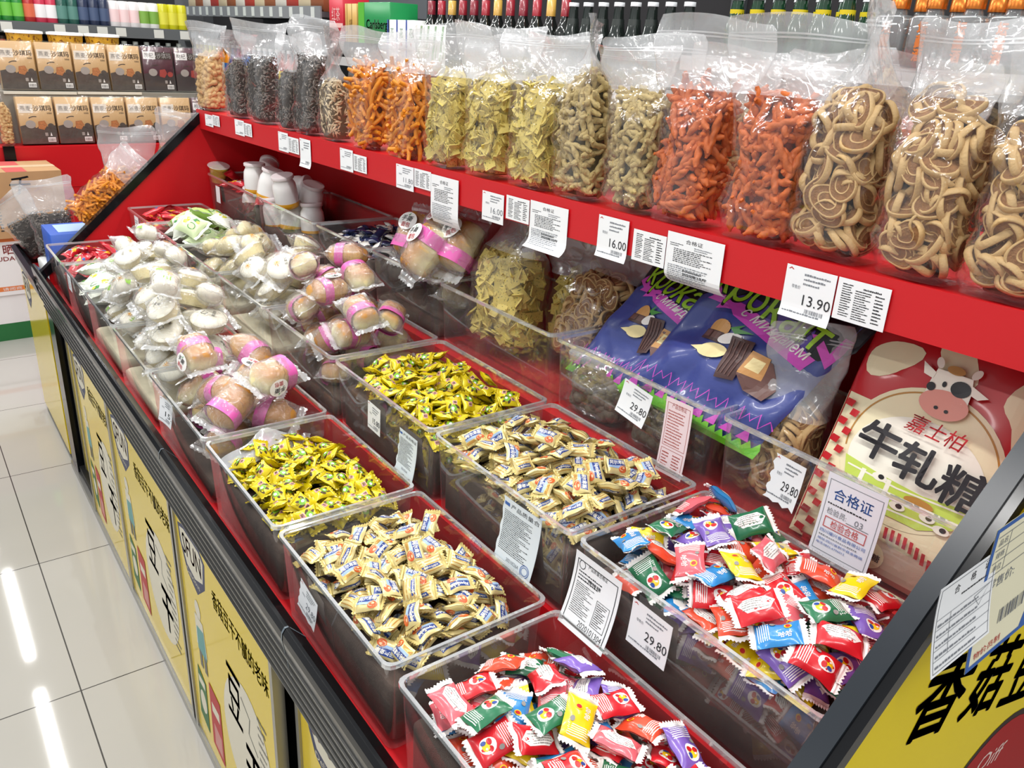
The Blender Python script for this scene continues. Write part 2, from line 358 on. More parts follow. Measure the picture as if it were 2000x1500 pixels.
# sloping end panels with black edge bars
def bar(y0, y1, x0, z0, x1, z1, th, m):
    d = Vector((x1 - x0, z1 - z0)).normalized(); n = Vector((d.y, -d.x)) * th
    return MB().prism([(x0, z0), (x1, z1), (x1 + n.x, z1 + n.y), (x0 + n.x, z0 + n.y)], y0, y1).build('edge_bar', m, unit)
zl = lambda x: .715 + .88 * (x - .29)
MB().prism([(.345, .05), (.345, zl(.345) - .02), (.93, zl(.93) - .02), (.97, 1.26), (1.36, 1.26), (1.36, .05)], .250, .258).build('end_panel', RED, unit)
bar(.240, .260, .30, zl(.30), .95, zl(.95), .028, STEEL)
bar(.230, .240, .30, zl(.30) - .004, .95, zl(.95) - .004, .016, BLACK)
POST = mat('#e9cf06', .4, spec=.12)
mb = MB(); mb.prism([(.352, .05), (.352, zl(.352) - .03), (.93, zl(.93) - .03), (1.36, 1.24), (1.36, .05)], .243, .2495, 0)
a = Art()
# x to the right is +X on this outward face; lettering runs up to the right with the panel edge
def slant(items, x0, z0): pass
ca, sa = math.cos(.50), math.sin(.50)
a.text('香', .684, .852, .118, .098, 0, bold=.055, rot=-.32, shear=.1); a.text('菇', .814, .812, .108, .098, 0, bold=.055, rot=-.32, shear=.1); a.text('豆', .930, .772, .10, .095, 0, bold=.055, rot=-.32, shear=.1)
a.ell(.98, .555, .172, .168, 0, n=40); a.ell(.98, .553, .164, .160, 1, n=40); a.text('Qiff', .935, .655, .08, .032, 2, rot=-.2, shear=.3)
a.emit(mb, lambda u, v, h: (u, .243 - h, v), off=.0004, base=1)
mb.build('poster_panel', [POST, mat('#2b1712', .5, spec=.15), mat('#a50d14', .5, spec=.1), mat('#e6c9c2', .4)], unit)
zf = lambda x: .690 + .90 * (x - .30)
MB().prism([(.345, .05), (.345, zf(.345) - .012), (.865, zf(.865) - .012), (.865, 1.20), (1.36, 1.20), (1.36, .05)], YF - .022, YF - .012).build('end_panel', RED, unit)
bar(YF - .03, YF, .297, zf(.297), .875, zf(.875), .024, BLACK)

# ------------------------------------------------------------------ acrylic bins
def rr(x0, x1, y0, y1, z, r=.012, n=4):
    pts = []
    for cx, cy, a0 in ((x1-r, y1-r, 0), (x0+r, y1-r, PI/2), (x0+r, y0+r, PI), (x1-r, y0+r, 1.5*PI)):
        for k in range(n): a = a0 + k * (PI/2) / (n - 1); pts.append((cx + r*math.cos(a), cy + r*math.sin(a), z))
    return pts
BINS = {}
FILL = mat('#463830', .85, var=.3, vscale=25, bump=.6, bscale=60)
def make_bin(key, x0, x1, y0, y1, zr, h, label, insert=None, imat=None, rot=0.0):
    t = thing('acrylic_bin', label, 'bin', ((x0+x1)/2, (y0+y1)/2, zr - h), rot, 'clear acrylic bins on the counter')
    a, b = (x1-x0)/2, (y1-y0)/2
    MB().loft([rr(-a+.008, a-.008, -b+.008, b-.008, 0), rr(-a+.003, a-.003, -b+.003, b-.003, h)], 0, True, True, False).build('tub', ACR, t)
    ri = .0045
    MB().loft([rr(-a+.003, a-.003, -b+.003, b-.003, h-.006), rr(-a, a, -b, b, h-.006), rr(-a, a, -b, b, h), rr(-a+ri, a-ri, -b+ri, b-ri, h), rr(-a+ri, a-ri, -b+ri, b-ri, h-.006)], 0, True, False, False, None, False).build('rim', ACRIM, t)
    if insert:
        q = .013
        MB().rbox(-a+q, a-q, -b+q, b-q, .004, insert, .01).build('liner_box', imat or FILL, t)
    BINS[key] = (x0, x1, y0, y1, zr, h, (zr - h + insert) if insert else zr - h + .004)
    return t
CREAMBOX = mat('#d8cfb4', .8, var=.15, vscale=20)
AX, BX, CX = (.346, .582), (.598, .838), (.866, 1.108)
A = [('A7', .275, .636, 'front row acrylic bin at the near end heaped with bright multicoloured candies', .080), ('A6', .655, .985, 'front row acrylic bin of cream and blue caramel candies', .084),
     ('A5', .995, 1.315, 'front row acrylic bin of small yellow wrapped candies', .084), ('A4', 1.325, 1.685, 'front row acrylic bin of pink banded bread rolls', .03),
     ('A3', 1.695, 2.005, 'front row acrylic bin of white cakes next to the bread rolls', .035), ('A2', 2.015, 2.325, 'front row acrylic bin of white steamed buns', .04),
     ('A1', 2.335, 2.645, 'front row acrylic bin of white packets behind the steamed buns', .07), ('A0', 2.655, 2.915, 'front row acrylic bin of red twist candies at the far end', .07)]
for k, y0, y1, lab, ins in A: make_bin(k, *AX, y0, y1, .80, .136, lab, ins, CREAMBOX if k in ('A2', 'A3') else None)
B = [('B6', .275, .632, 'middle row acrylic bin at the near end heaped with multicoloured candies', .090), ('B5', .645, .975, 'middle row acrylic bin of cream and blue caramel candies', .09),
     ('B4', .985, 1.335, 'middle row acrylic bin of yellow wrapped candies', .084), ('B3', 1.345, 1.685, 'middle row acrylic bin of pink banded bread rolls', .03),
     ('B2', 1.695, 2.005, 'middle row acrylic bin of fluted white cakes', .03), ('B1', 2.015, 2.325, 'middle row acrylic bin of cream coloured oval cakes', .04),
     ('B0', 2.335, 2.645, 'middle row acrylic bin of green jelly packets', .085), ('B9', 2.655, 2.915, 'middle row acrylic bin of red packets at the far end', .07)]
for k, y0, y1, lab, ins in B: make_bin(k, *BX, y0, y1, .90, .136, lab, ins, CREAMBOX if k in ('B1', 'B2') else None)
Cc = [('C0', .275, .650, 'back row acrylic bin holding the red cow patterned nougat bag', None), ('C1', .660, 1.018, 'back row acrylic bin with two navy bags lying on it', None),
      ('C2', 1.028, 1.402, 'back row acrylic bin with clear bags of seaweed chips and spiral cookies', None), ('C3', 1.412, 1.705, 'back row acrylic bin of large pink banded bread buns', .03),
      ('C4', 1.715, 2.02, 'back row acrylic bin of navy and white candies', .10), ('C5', 2.03, 2.45, 'back row acrylic bin of white bottled jelly drinks', .05), ('C6', 2.46, 2.915, 'back row acrylic bin of red packets under the shelf end', .09)]
for k, y0, y1, lab, ins in Cc: make_bin(k, *CX, y0, y1, 1.0, .136, lab, ins)
# ------------------------------------------------------------------ piles: things dropped one after another on a height map
def pile(key, n, L, Wd, T, seed, mound=0.02, tilt=.35, margin=.006, rect=None, zf=None, tries=10, steep=.15):
    x0, x1, y0, y1, zr, h, z0 = BINS[key]; rng = random.Random(seed)
    if rect: x0, x1, y0, y1 = rect
    if zf is not None: z0 = zf
    cs = .005; x0 += margin + .006; x1 -= margin + .006; y0 += margin + .006; y1 -= margin + .006
    nx, ny = int((x1-x0)/cs), int((y1-y0)/cs); Hm = np.full((nx, ny), z0)
    gx, gy = np.meshgrid((np.arange(nx)+.5)*cs + x0, (np.arange(ny)+.5)*cs + y0, indexing='ij')
    mu = ((gx-(x0+x1)/2)/((x1-x0)/2))**2; mv = ((gy-(y0+y1)/2)/((y1-y0)/2))**2
    bonus = mound * np.clip(1 - .5*mu - .5*mv, 0, 1)
    out = []
    for i in range(n):
        best = None
        for _ in range(tries):
            yaw = rng.uniform(0, 2*PI); c, s = math.cos(yaw), math.sin(yaw)
            q_ = 1.0 if L < .08 else .9; ex = (abs(c)*L + abs(s)*Wd)/2*q_; ey = (abs(s)*L + abs(c)*Wd)/2*q_
            if x1 - x0 < 2*ex or y1 - y0 < 2*ey: continue
            px = rng.uniform(x0+ex, x1-ex); py = rng.uniform(y0+ey, y1-ey)
            lx = (gx-px)*c + (gy-py)*s; ly = -(gx-px)*s + (gy-py)*c
            m = (abs(lx) < L*.46) & (abs(ly) < Wd*.46)
            if not m.any(): continue
            z = np.percentile(Hm[m], 80) - bonus[m].mean()
            if best is None or z < best[0]: best = (z, px, py, yaw, m, lx, ly)
        if best is None: continue
        _, px, py, yaw, m, lx, ly = best
        hh = Hm[m]; a = np.stack([lx[m], ly[m], np.ones(m.sum())], 1); sol = np.linalg.lstsq(a, hh, rcond=None)[0]
        sx, sy = np.clip(sol[0], -tilt, tilt), np.clip(sol[1], -tilt, tilt)
        if rng.random() < steep: q_ = 1.0 if L < .05 else .55; sx += q_*rng.uniform(-.6, .6); sy += q_*rng.uniform(-.95, .95)
        pl = sx*lx[m] + sy*ly[m]; zc = np.percentile(hh - pl, 88) + T*.5
        R = Matrix.Rotation(yaw, 4, 'Z') @ Matrix.Rotation(-math.atan(sx), 4, 'Y') @ Matrix.Rotation(math.atan(sy), 4, 'X')
        Hm[m] = np.maximum(hh, zc + pl + T*.42)
        out.append(Matrix.Translation((px, py, zc)) @ R)
    return out

# ------------------------------------------------------------------ wrapped candies
def candy_mesh(name, L, Wd, T, fin, art_top, mats, art_back=None, seed=0, ridge=True, zig=6, bend=0.0, finmat=1):
    """flow-wrapped candy: puffed body, flat serrated fins at both ends; mats: 0 body, 1 fin, 2.. inks"""
    rng = random.Random(seed); nu, nv = 12, 8; mb = MB(); bl = L - 2*fin
    ph = [rng.uniform(0, 6.28) for _ in range(6)]
    def zt(u, v):
        e = max(0, 1 - abs(u)**2.6) ** .6 * max(0, 1 - abs(v)**2.4) ** .6
        return e
    def wy(u): return Wd/2 * (1 - .10 * (1 - u*u))
    def wob(x, y): return .0007*math.sin(x*260+ph[0]) + .0007*math.sin(y*310+ph[1]+x*150) + bend * (x/(L/2))**2 * L
    def top(x, y, h):
        u = max(-1, min(1, x/(bl/2))); v = max(-1, min(1, y/wy(u))); return (x, y, T/2*zt(u, v) + wob(x, y) + h + .0002)
    def bot(x, y, h):
        u = max(-1, min(1, x/(bl/2))); v = max(-1, min(1, y/wy(u))); return (x, y, -T/2*zt(u, v) + wob(x, y) - h - .0002)
    def g(fn):
        def q(a, b):
            u = -1 + 2*a; v = -1 + 2*b; u = math.sin(u*PI/2)*.5 + u*.5; v = math.sin(v*PI/2)*.5 + v*.5
            return fn(u*bl/2, v*wy(u), 0)
        return q
    mb.grid(g(top), nu, nv, 0); mb.grid(g(bot), nu, nv, 0)
    for sgn in (-1, 1):
        n = zig * 2; vs = []; fs = []; rows = 3
        for r in range(rows + 1):
            x = sgn * (bl/2 + fin * r / rows * (1 if r < rows else 1))
            for k in range(n + 1):
                y = -Wd/2 + Wd * k / n; xx = x + (sgn * .0012 * (1 if k % 2 else -1) if r == rows else 0)
                vs.append((xx, y, wob(x, y) + (.0005 * (1 if r % 2 else -1) if ridge else 0) + .0012*math.sin(y*220+ph[2]+sgn)))
        w = n + 1
        for r in range(rows):
            for k in range(n): fs.append((r*w+k, r*w+k+1, (r+1)*w+k+1, (r+1)*w+k))
        mb.add(vs, fs, finmat, False)
    if art_top: art_top.emit(mb, top, off=.00022, cut=.006, base=2)
    if art_back: art_back.emit(mb, bot, off=.00022, cut=.006, base=2)
    return mb.mesh(name, mats)
def scatter(name, meshes, places, label, cat, group):
    out = []
    for i, M in enumerate(places):
        me, lab = meshes[i % len(meshes)] if isinstance(meshes[0], tuple) else (meshes[i % len(meshes)], label)
        o = link(name, me, None, None, M); tag(o, lab, cat, group(lab) if callable(group) else group); out.append(o)
    return out
FOIL = mat('#e6d596', .30, metal=.25, coat=.2); FOIL2 = mat('#d6c27c', .32, metal=.25, coat=.2)
CB = mat('#27448f', .3, coat=.2); CLB = mat('#9db9de', .3, coat=.2); COR = mat('#d4602a', .3, coat=.2); CLT = mat('#f1c79a', .3); CW = mat('#fbfaf3', .35); CGD = mat('#c99a4e', .25, metal=.3)
def cara_art(txt, k):
    a = Art()
    a.poly([(-.0155, -.0005), (.012, -.0005), (.0145, .0085), (-.0135, .0085)], 0).poly([(-.0150, -.004), (.006, -.005), (.0125, -.0008), (-.0155, -.0008)], 1)
    a.text(txt, -.0128, .0006, .0255, .0066 if ord(txt[0]) > 255 else .0075, 4, bold=.04, shear=.08)
    a.ell(.0075, -.006, .0068, .0048, 2).ring(.0065, -.0052, .0045, .003, .0008, 3, a0=.3, a1=5).ell(.0085, -.0045, .0022, .0012, 3)
    if k: a.poly([(-.016, -.010), (.0, -.009), (-.003, -.006), (-.016, -.0055)], 5)
    return a
back = Art()
for q in range(5): back.rect(-.015, -.010+q*.0045, .03, .0012, 5)
back.poly([(-.014, .001), (.010, .001), (.012, .006), (-.012, .006)], 0).text('Alpenliebe', -.011, .0017, .020, .004, 4, bold=.03)
cm = [FOIL, FOIL2, CB, CLB, COR, CLT, CW, CGD]
CARA = [candy_mesh('caramel_candy_%d' % i, .045, .026, .0125, .0058, cara_art(t, i % 2), cm, back, seed=i, bend=b) for i, (t, b) in enumerate((('阿尔卑斯', .03), ('Alpenliebe', -.04), ('阿尔卑斯', .06), ('阿尔卑斯', -.02)))]
def flips(places, rng, p=.25):
    return [M @ Matrix.Rotation(PI, 4, 'X') if rng.random() < p else M for M in places]
R0 = random.Random(11)
scatter('caramel_candy', CARA, flips(pile('A6', 148, .046, .026, .0085, 5, mound=.03, steep=.6, margin=.005), R0), 'cream and blue wrapped caramel candy in the front row bin', 'candy', 'caramel candies in the front row bin')
scatter('caramel_candy', CARA, flips(pile('B5', 152, .046, .026, .0085, 6, mound=.03, steep=.6, margin=.005), R0), 'cream and blue wrapped caramel candy in the middle row bin', 'candy', 'caramel candies in the middle row bin')
# yellow sour candies
YW = mat('#dfc90f', .27, metal=.15, coat=.3); YW2 = mat('#d2bb0c', .3, metal=.15, coat=.3); LG = mat('#79b52a', .3, coat=.2); DBR = mat('#4a3410', .4); PK = mat('#dba0a0', .4)
def sour_art(k):
    a = Art()
    for (x, y, r) in ((-.009, -.003, .6), (.0, .0065, -.4), (-.010, .005, .2), (-.001, -.006, .9)): a.ell(x, y, .0048, .0022, 1, rot=r)
    a.ell(-.004, .0005, .0055, .0058, 0).ell(-.0045, .0015, .0024, .0026, 3)
    a.rect(.003, -.006, .0075, .0078, 2).text('喜' if k else '话', .0042, -.005, .005, .0055, 1, bold=.03); a.text('话梅', -.010, -.0095, .010, .004, 1); return a
SOUR = [candy_mesh('sour_candy_%d' % i, .042, .027, .012, .005, sour_art(i % 2), [YW, YW2, LG, DBR, PK, CW], sour_art(1 - i % 2), seed=30+i, bend=b, zig=5) for i, b in enumerate((.05, -.06, .0))]
scatter('yellow_candy', SOUR, pile('A5', 132, .040, .027, .0085, 7, mound=.026, steep=.6, margin=.005), 'small yellow wrapped candy in the front row bin', 'candy', 'yellow candies in the front row bin')
scatter('yellow_candy', SOUR, pile('B4', 160, .040, .027, .0085, 8, mound=.026, steep=.6, margin=.005), 'small yellow wrapped candy in the middle row bin', 'candy', 'yellow candies in the middle row bin')
# multicoloured candies
FW = mat('#f2eeea', .4); RY = mat('#f3c511', .35); RR = mat('#c4171f', .35); RB = mat('#2a4a9a', .35); GT = mat('#8d8a86', .5)
def multi_art(k):
    a = Art()
    for q in range(6): a.rect(-.0205 + q*.0022, -.012 + (q % 2)*.0005, .0009, .024, 0)
    if k % 2 == 0: a.ell(.008, .001, .0095, .0085, 0, n=16).ell(.010, .001, .0045, .005, 1).ell(.0065, .005, .003, .003, 2).ell(.0115, -.003, .003, .0022, 3).ell(.005, -.002, .0028, .0035, 2).ell(.0105, .0035, .0012, .0012, 0)
    else: a.ell(.011, .005, .004, .004, 1).ell(.011, .005, .0025, .0028, 2).text('哈哈', .000, -.009, .014, .007, 0, bold=.03, shear=.2)
    a.ell(-.004, .0095, .003, .0024, 4); return a
def multi_back():
    a = Art(); a.poly([(-.02, -.004), (-.012, -.010), (.012, -.010), (.02, -.003), (.012, .006), (-.012, .006)], 0).small(-.016, -.009, .034, .013, 5, 4, 9, dash=.1); return a
MULTI = []
for i, (cname, chex) in enumerate((('red', '#cf1f2b'), ('pink', '#e0646e'), ('green', '#1f6f49'), ('blue', '#2c86c8'), ('red', '#cc1a26'), ('yellow', '#eed21a'), ('purple', '#7a5cb4'), ('orange', '#e04a2c'))):
    body = mat(chex, .27, coat=.35)
    MULTI.append((candy_mesh('fruit_candy_%d' % i, .058, .036, .014, .006, multi_art(i), [body, FW, FW, RY, RR, RB, GT], multi_back(), seed=50+i, bend=(.05, -.05, .02)[i % 3], zig=9), cname))
def multi(key, n, seed, row):
    pl = flips(pile(key, n, .057, .037, .011, seed, mound=.02, steep=.45, margin=.004), R0, .3)
    for i, M in enumerate(pl):
        me, c = MULTI[(i * 5 + (i // 8) * 3) % len(MULTI)]
        tag(link('fruit_candy', me, None, None, M), '%s wrapped fruit candy with white ends in the %s row bin' % (c, row), 'candy', '%s fruit candies in the %s row bin' % (c, row))
multi('A7', 104, 21, 'front'); multi('B6', 120, 22, 'middle')
# navy and white candies under the shelf
def navy_art():
    a = Art(); a.rect(-.016, -.010, .020, .020, 0).rect(-.012, -.006, .012, .006, 1).text('牛奶', -.012, .002, .012, .006, 2); return a
NV = mat('#232c4f', .25, coat=.3)
NAVYC = [candy_mesh('navy_candy_%d' % i, .050, .024, .011, .006, navy_art() if i else None, [NV if i == 0 else mat('#e6e4de', .3, coat=.3), NV, mat('#e9e6df', .3), mat('#b08b52', .3), NV], None, seed=70+i) for i in range(3)]
scatter('navy_candy', NAVYC, pile('C4', 85, .050, .025, .009, 23, mound=.03, steep=.4), 'navy and white wrapped candy under the shelf', 'candy', 'navy candies in the back row bin')
# ------------------------------------------------------------------ clear zip pouches of snacks
def smooth(a, b, t): t = max(0, min(1, (t-a)/(b-a))); return t*t*(3-2*t)
class Pouch:
    def __init__(s, Wd, T, Hh, fill, seed, ty=0.0, lean=(0, 0), wt=None, flop=0.0):
        s.W, s.T, s.H, s.fill, s.ty, s.lean, s.flop = Wd, T, Hh, fill, ty, lean, flop; s.wt = wt or (Wd + T*.62); r = random.Random(seed)
        s.half = .008; s.halfw = .003; s.axis = 0; s.ph = [r.uniform(0, 6.28) for _ in range(8)]; s.r = r
    def pt(s, t, a, k=1.0, wob=1.0):
        """t height 0..1, a angle, k shrink towards the axis"""
        f = smooth(s.fill*.72, .86, t); w = s.W*(1-f) + s.wt*f; th = s.T*(1-f) + .0022*f
        b = .80 + .20*smooth(0, .07, t); th *= b * (1 + .06*math.sin(t*9+s.ph[0])*(1-f)); w *= (.93 + .07*smooth(0, .05, t)) * (1 + .03*math.sin(t*11+s.ph[1])*(1-f))
        e = .5 + .2*f; c, q = math.cos(a), math.sin(a)
        x = th/2 * math.copysign(abs(c)**e, c) * k; y = w/2 * math.copysign(abs(q)**(e if f < .5 else 1), q) * k
        n = wob*(1-.4*f) * (.0022*math.sin(a*3+t*17+s.ph[2]) + .0018*math.sin(a*5-t*29+s.ph[3]) + .0022*math.sin(t*38+a*2+s.ph[4]))
        ln = math.hypot(c, q); x += n*c; y += n*q
        x += f * .006*math.sin(y*38+s.ph[5]) + s.flop * smooth(.8, 1, t)**2 * .05
        rot = s.ty * f; cr, sr = math.cos(rot), math.sin(rot); x, y = x*cr - y*sr, x*sr + y*cr
        z = t*s.H
        if t > .955: y *= 1 - .10*((t-.955)/.045)**2
        if t > .86: z -= (t-.86)/.14*(1-math.cos(y*34+s.ph[6]))*.006; x += (t-.86)/.14*.012*math.sin(y*25+s.ph[7])
        return Vector((x + s.lean[0]*t*s.H, y + s.lean[1]*t*s.H, z))
    def inside(s, p):
        t = p.z / s.H
        if t < .008: return False
        x = p.x - s.lean[0]*p.z; y = p.y - s.lean[1]*p.z; f = smooth(s.fill*.72, .86, t); rot = -s.ty*f; c, q = math.cos(rot), math.sin(rot); x, y = x*c - y*q, x*q + y*c
        w = (s.W*(1-f) + s.wt*f)*(.93 + .07*smooth(0, .05, t))*(1 + .03*math.sin(t*11+s.ph[1])*(1-f)) - .010; th = (s.T*(1-f) + .0022*f)*(.80 + .20*smooth(0, .07, t))*(1 + .06*math.sin(t*9+s.ph[0])*(1-f)) - .010
        if th <= 0.004: return False
        e = .5 + .2*f; return (2*abs(x)/th)**(2/e) + (2*abs(y)/w)**(2/e) < 1
    def normal(s, t, a):
        e = 1e-3; p = s.pt(t, a); du = s.pt(t, a+e) - p; dz = s.pt(t+e, a) - p; n = du.cross(dz); n.normalize(); return n, dz.normalized()
    def film(s, parent, name='film', m=None):
        ts = [0, .008, .03, .06, .1, .15, .2, .26, .32, .38, .44, .5, .56, .62, .67, .72, .77, .81, .85, .88, .91, .94, .97, 1]
        n = 36; tf = s.fill * 1.02; lo = [t for t in ts if t < tf] + [tf]; hi = [tf] + [t for t in ts if t > tf]
        MB().loft([[s.pt(t, 2*PI*k/n) for k in range(n)] for t in lo], 0, True, True, False).build(name, m or FILM, parent)
        flap = MB().loft([[s.pt(t, 2*PI*k/n) for k in range(n)] for t in hi], 0, True).build('flap', FLAP, parent)
        z = MB()
        for t0 in (.895, .912):
            z.loft([[s.pt(t, a) * 1.0 + Vector((math.cos(a)*.0009, 0, 0)) for a in [2*PI*k/n for k in range(n)]] for t in (t0, t0+.008)], 0, True)
        z.build('zip_strip', ZIP, flap)
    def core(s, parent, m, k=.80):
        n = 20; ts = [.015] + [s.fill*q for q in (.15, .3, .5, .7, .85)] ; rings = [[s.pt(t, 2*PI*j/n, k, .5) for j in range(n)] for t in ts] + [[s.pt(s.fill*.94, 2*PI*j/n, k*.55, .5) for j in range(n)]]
        o = MB().loft(rings, 0, True, True, True).build('shaded_core', m, parent); o['kind'] = 'stuff'  # filler core; its dark colour paints in the shade between the pieces
    def spots(s, n, k=.93, flat=True, jitter=.3, lo=.03, tries=16):
        """places for pieces just inside the film, spread apart"""
        r = s.r; out = []; pos = []
        for i in range(n):
            best = None
            for _ in range(tries):
                t = lo + (s.fill*1.04 - lo) * r.random(); a = r.uniform(0, 2*PI)
                if r.random() < .55: a = PI + r.uniform(-1.9, 1.9)
                kk = k * r.uniform(.93, 1.0)
                if t > s.fill*.93: kk *= r.uniform(.35, 1)
                p = s.pt(t, a, kk, .7); d = min([(p-q).length for q in pos] or [9])
                if best is None or d > best[0]: best = (d, p, t, a)
            _, p, t, a = best; pos.append(p); nn, up = s.normal(min(t, s.fill), a)
            if t > s.fill*.95: nn = (nn + Vector((0, 0, 1.2))).normalized(); up = nn.orthogonal()
            nn = (nn + Vector((r.gauss(0, jitter), r.gauss(0, jitter), r.gauss(0, jitter)))).normalized()
            u = up.cross(nn).normalized(); v = nn.cross(u); q = r.uniform(0, 2*PI); x = u*math.cos(q) + v*math.sin(q); y = nn.cross(x)
            p = Vector(p); ax = s.axis; up_c = Vector((s.lean[0]*p.z, s.lean[1]*p.z, 0))
            for _k in range(9):
                tips = [p + x*sx_*s.half + y*sy_*s.halfw for sx_, sy_ in ((1,1),(1,-1),(-1,1),(-1,-1))]
                if all(s.inside(Vector((q_.x, q_.y, max(q_.z, s.H*.012)))) for q_ in tips): break
                p = Vector((p.x + (up_c.x - p.x)*.10, p.y + (up_c.y - p.y)*.10, p.z - (.004 if p.z > s.H*s.fill*.8 else 0)))
            p.z = max(p.z, .003 + .004 + s.half*abs(x.z) + s.halfw*abs(y.z) + .004*abs(nn.z))
            out.append(Matrix(((x.x, y.x, nn.x, p.x), (x.y, y.y, nn.y, p.y), (x.z, y.z, nn.z, p.z), (0, 0, 0, 1))))
        return out
# snack pieces
def m_twist(name, L, r, m, seed):
    rg = random.Random(seed); n, k = 18, 12; rings = []
    for i in range(n + 1):
        t = i / n; x = (t - .5) * L; e = min(1, (math.sin(PI*min(max(t, .03), .97)))*2.6)**.6; tw = t*L*190 + seed; ring = []
        for j in range(k):
            a = 2*PI*j/k; rad = r*e*(.74 + .44*abs(math.cos(a - tw))); ring.append((x, rad*math.cos(a) + .004*math.sin(t*3+seed)*.5, rad*math.sin(a)))
        rings.append(ring)
    return MB().loft(rings, 0, True, True, True).mesh(name, [m])
def m_chip(name, L, Wd, m, seed):
    mb = MB(); b = (.004, -.005, .002)[seed % 3]
    for sg in (1, -1): mb.grid(lambda u, v: ((u-.5)*L, (v-.5)*Wd*(1+.05*math.sin(u*7+seed)), b*(4*(u-.5)**2) + sg*.0016 + .0006*math.sin(u*19+v*8+seed)), 8, 4, 0)
    mb.loft([[((u-.5)*L, (v-.5)*Wd*(1+.05*math.sin(u*7+seed)), b*4*(u-.5)**2 + s*.0016) for u, v in [(q/8, 0) for q in range(9)] + [(1, q/4) for q in range(1, 4)] + [(1-q/8, 1) for q in range(9)] + [(0, 1-q/4) for q in range(1, 4)]] for s in (-1, 1)], 0)
    return mb.mesh(name, [m])
def m_stick(name, L, r, m, seed):
    rg = random.Random(seed); b = rg.uniform(-.016, .016)
    pts = [((t-.5)*L, b*(4*(t-.5)**2), .003*math.sin(t*5+seed)) for t in [q/9 for q in range(10)]]
    return MB().tube(pts, [r*(.75 + .3*math.sin(PI*(.1+.8*q/9)) + .08*math.sin(q*2.3+seed)) for q in range(10)], 7, 0).mesh(name, [m])
def m_cookie(name, L, Wd, mr, mi_, seed):
    mb = MB(); n = 24; sd = (.003, -.0025, .004)[seed % 3]
    def sh(k, a, h): x, y = L/2*k*math.cos(a)*(1+.04*math.sin(2*a+seed)), Wd/2*k*math.sin(a)*(1+.06*math.cos(3*a+seed)); return (x, y, h + sd*((x/(L/2))**2 - .4*(y/(Wd/2))**2))
    A_ = [2*PI*q/n for q in range(n)]
    mb.loft([[sh(k, a, h) for a in A_] for k, h in ((.86, .0040), (.91, .0046), (.97, .0036), (1.0, 0), (.97, -.0036), (.91, -.0046), (.86, -.0040))], 0)
    for sg in (1, -1):
        mb.loft([[sh(k, a, sg*h) for a in A_] for k, h in ((.86, .0040), (.80, .0032), (.60, .0034), (.52, .0042))], 1)
        mb.loft([[sh(k, a, sg*h) for a in A_] for k, h in ((.52, .0042), (.48, .0043), (.45, .0038))], 0)
        mb.loft([[sh(k, a, sg*h) for a in A_] for k, h in ((.45, .0038), (.2, .0034), (.08, .0044))], 1, True, False, True)
    return mb.mesh(name, [mr, mi_])
def m_peanut(name, m, seed):
    prof = [(r_*1.3, z_) for r_, z_ in [(.0008, -.0165), (.0045, -.0155), (.0068, -.011), (.0070, -.007), (.0058, -.001), (.0052, .001), (.0062, .006), (.0075, .011), (.0055, .0155), (.0010, .0172)]]
    return MB().lathe(prof, 10, 0, Matrix.Rotation(PI/2, 4, 'Y')).mesh(name, [m])
def m_seed(mb, M, L, Wd, T, mi=0):
    v = [(-L/2,0,0),(-L*.1,Wd/2,0),(L*.45,0,0),(-L*.1,-Wd/2,0),(-L*.05,0,T/2),(-L*.05,0,-T/2)]
    mb.add(v, [(0,3,4),(3,2,4),(2,1,4),(1,0,4),(3,0,5),(2,3,5),(1,2,5),(0,1,5)], mi, False, M)
GTW = mat('#b9a26a', .75, bump=.5, bscale=220, speck=('#6d6a35', 330, .66)); GTWC = mat('#5f522e', .9, bump=.25, bscale=120)  # names ending in C: core tones, darkened to stand for shade in the gaps
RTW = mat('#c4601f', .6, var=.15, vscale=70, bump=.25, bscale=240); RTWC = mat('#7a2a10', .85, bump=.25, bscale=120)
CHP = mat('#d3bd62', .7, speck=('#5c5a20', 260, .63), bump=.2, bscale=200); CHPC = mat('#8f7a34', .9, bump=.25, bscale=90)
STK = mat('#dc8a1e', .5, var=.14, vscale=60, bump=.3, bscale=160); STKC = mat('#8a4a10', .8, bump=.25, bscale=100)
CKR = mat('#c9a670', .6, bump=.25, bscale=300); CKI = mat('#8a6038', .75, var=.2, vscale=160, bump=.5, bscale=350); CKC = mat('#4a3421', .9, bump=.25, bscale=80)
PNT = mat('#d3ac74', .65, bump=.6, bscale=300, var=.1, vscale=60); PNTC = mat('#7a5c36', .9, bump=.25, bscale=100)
SD1 = mat('#6f665e', .5, var=.6, vscale=180); SD2 = mat('#d2bd98', .6, var=.2, vscale=200); SD1C = mat('#39322d', .9, bump=.25, bscale=200); SD2C = mat('#5f4e38', .9, bump=.25, bscale=200)
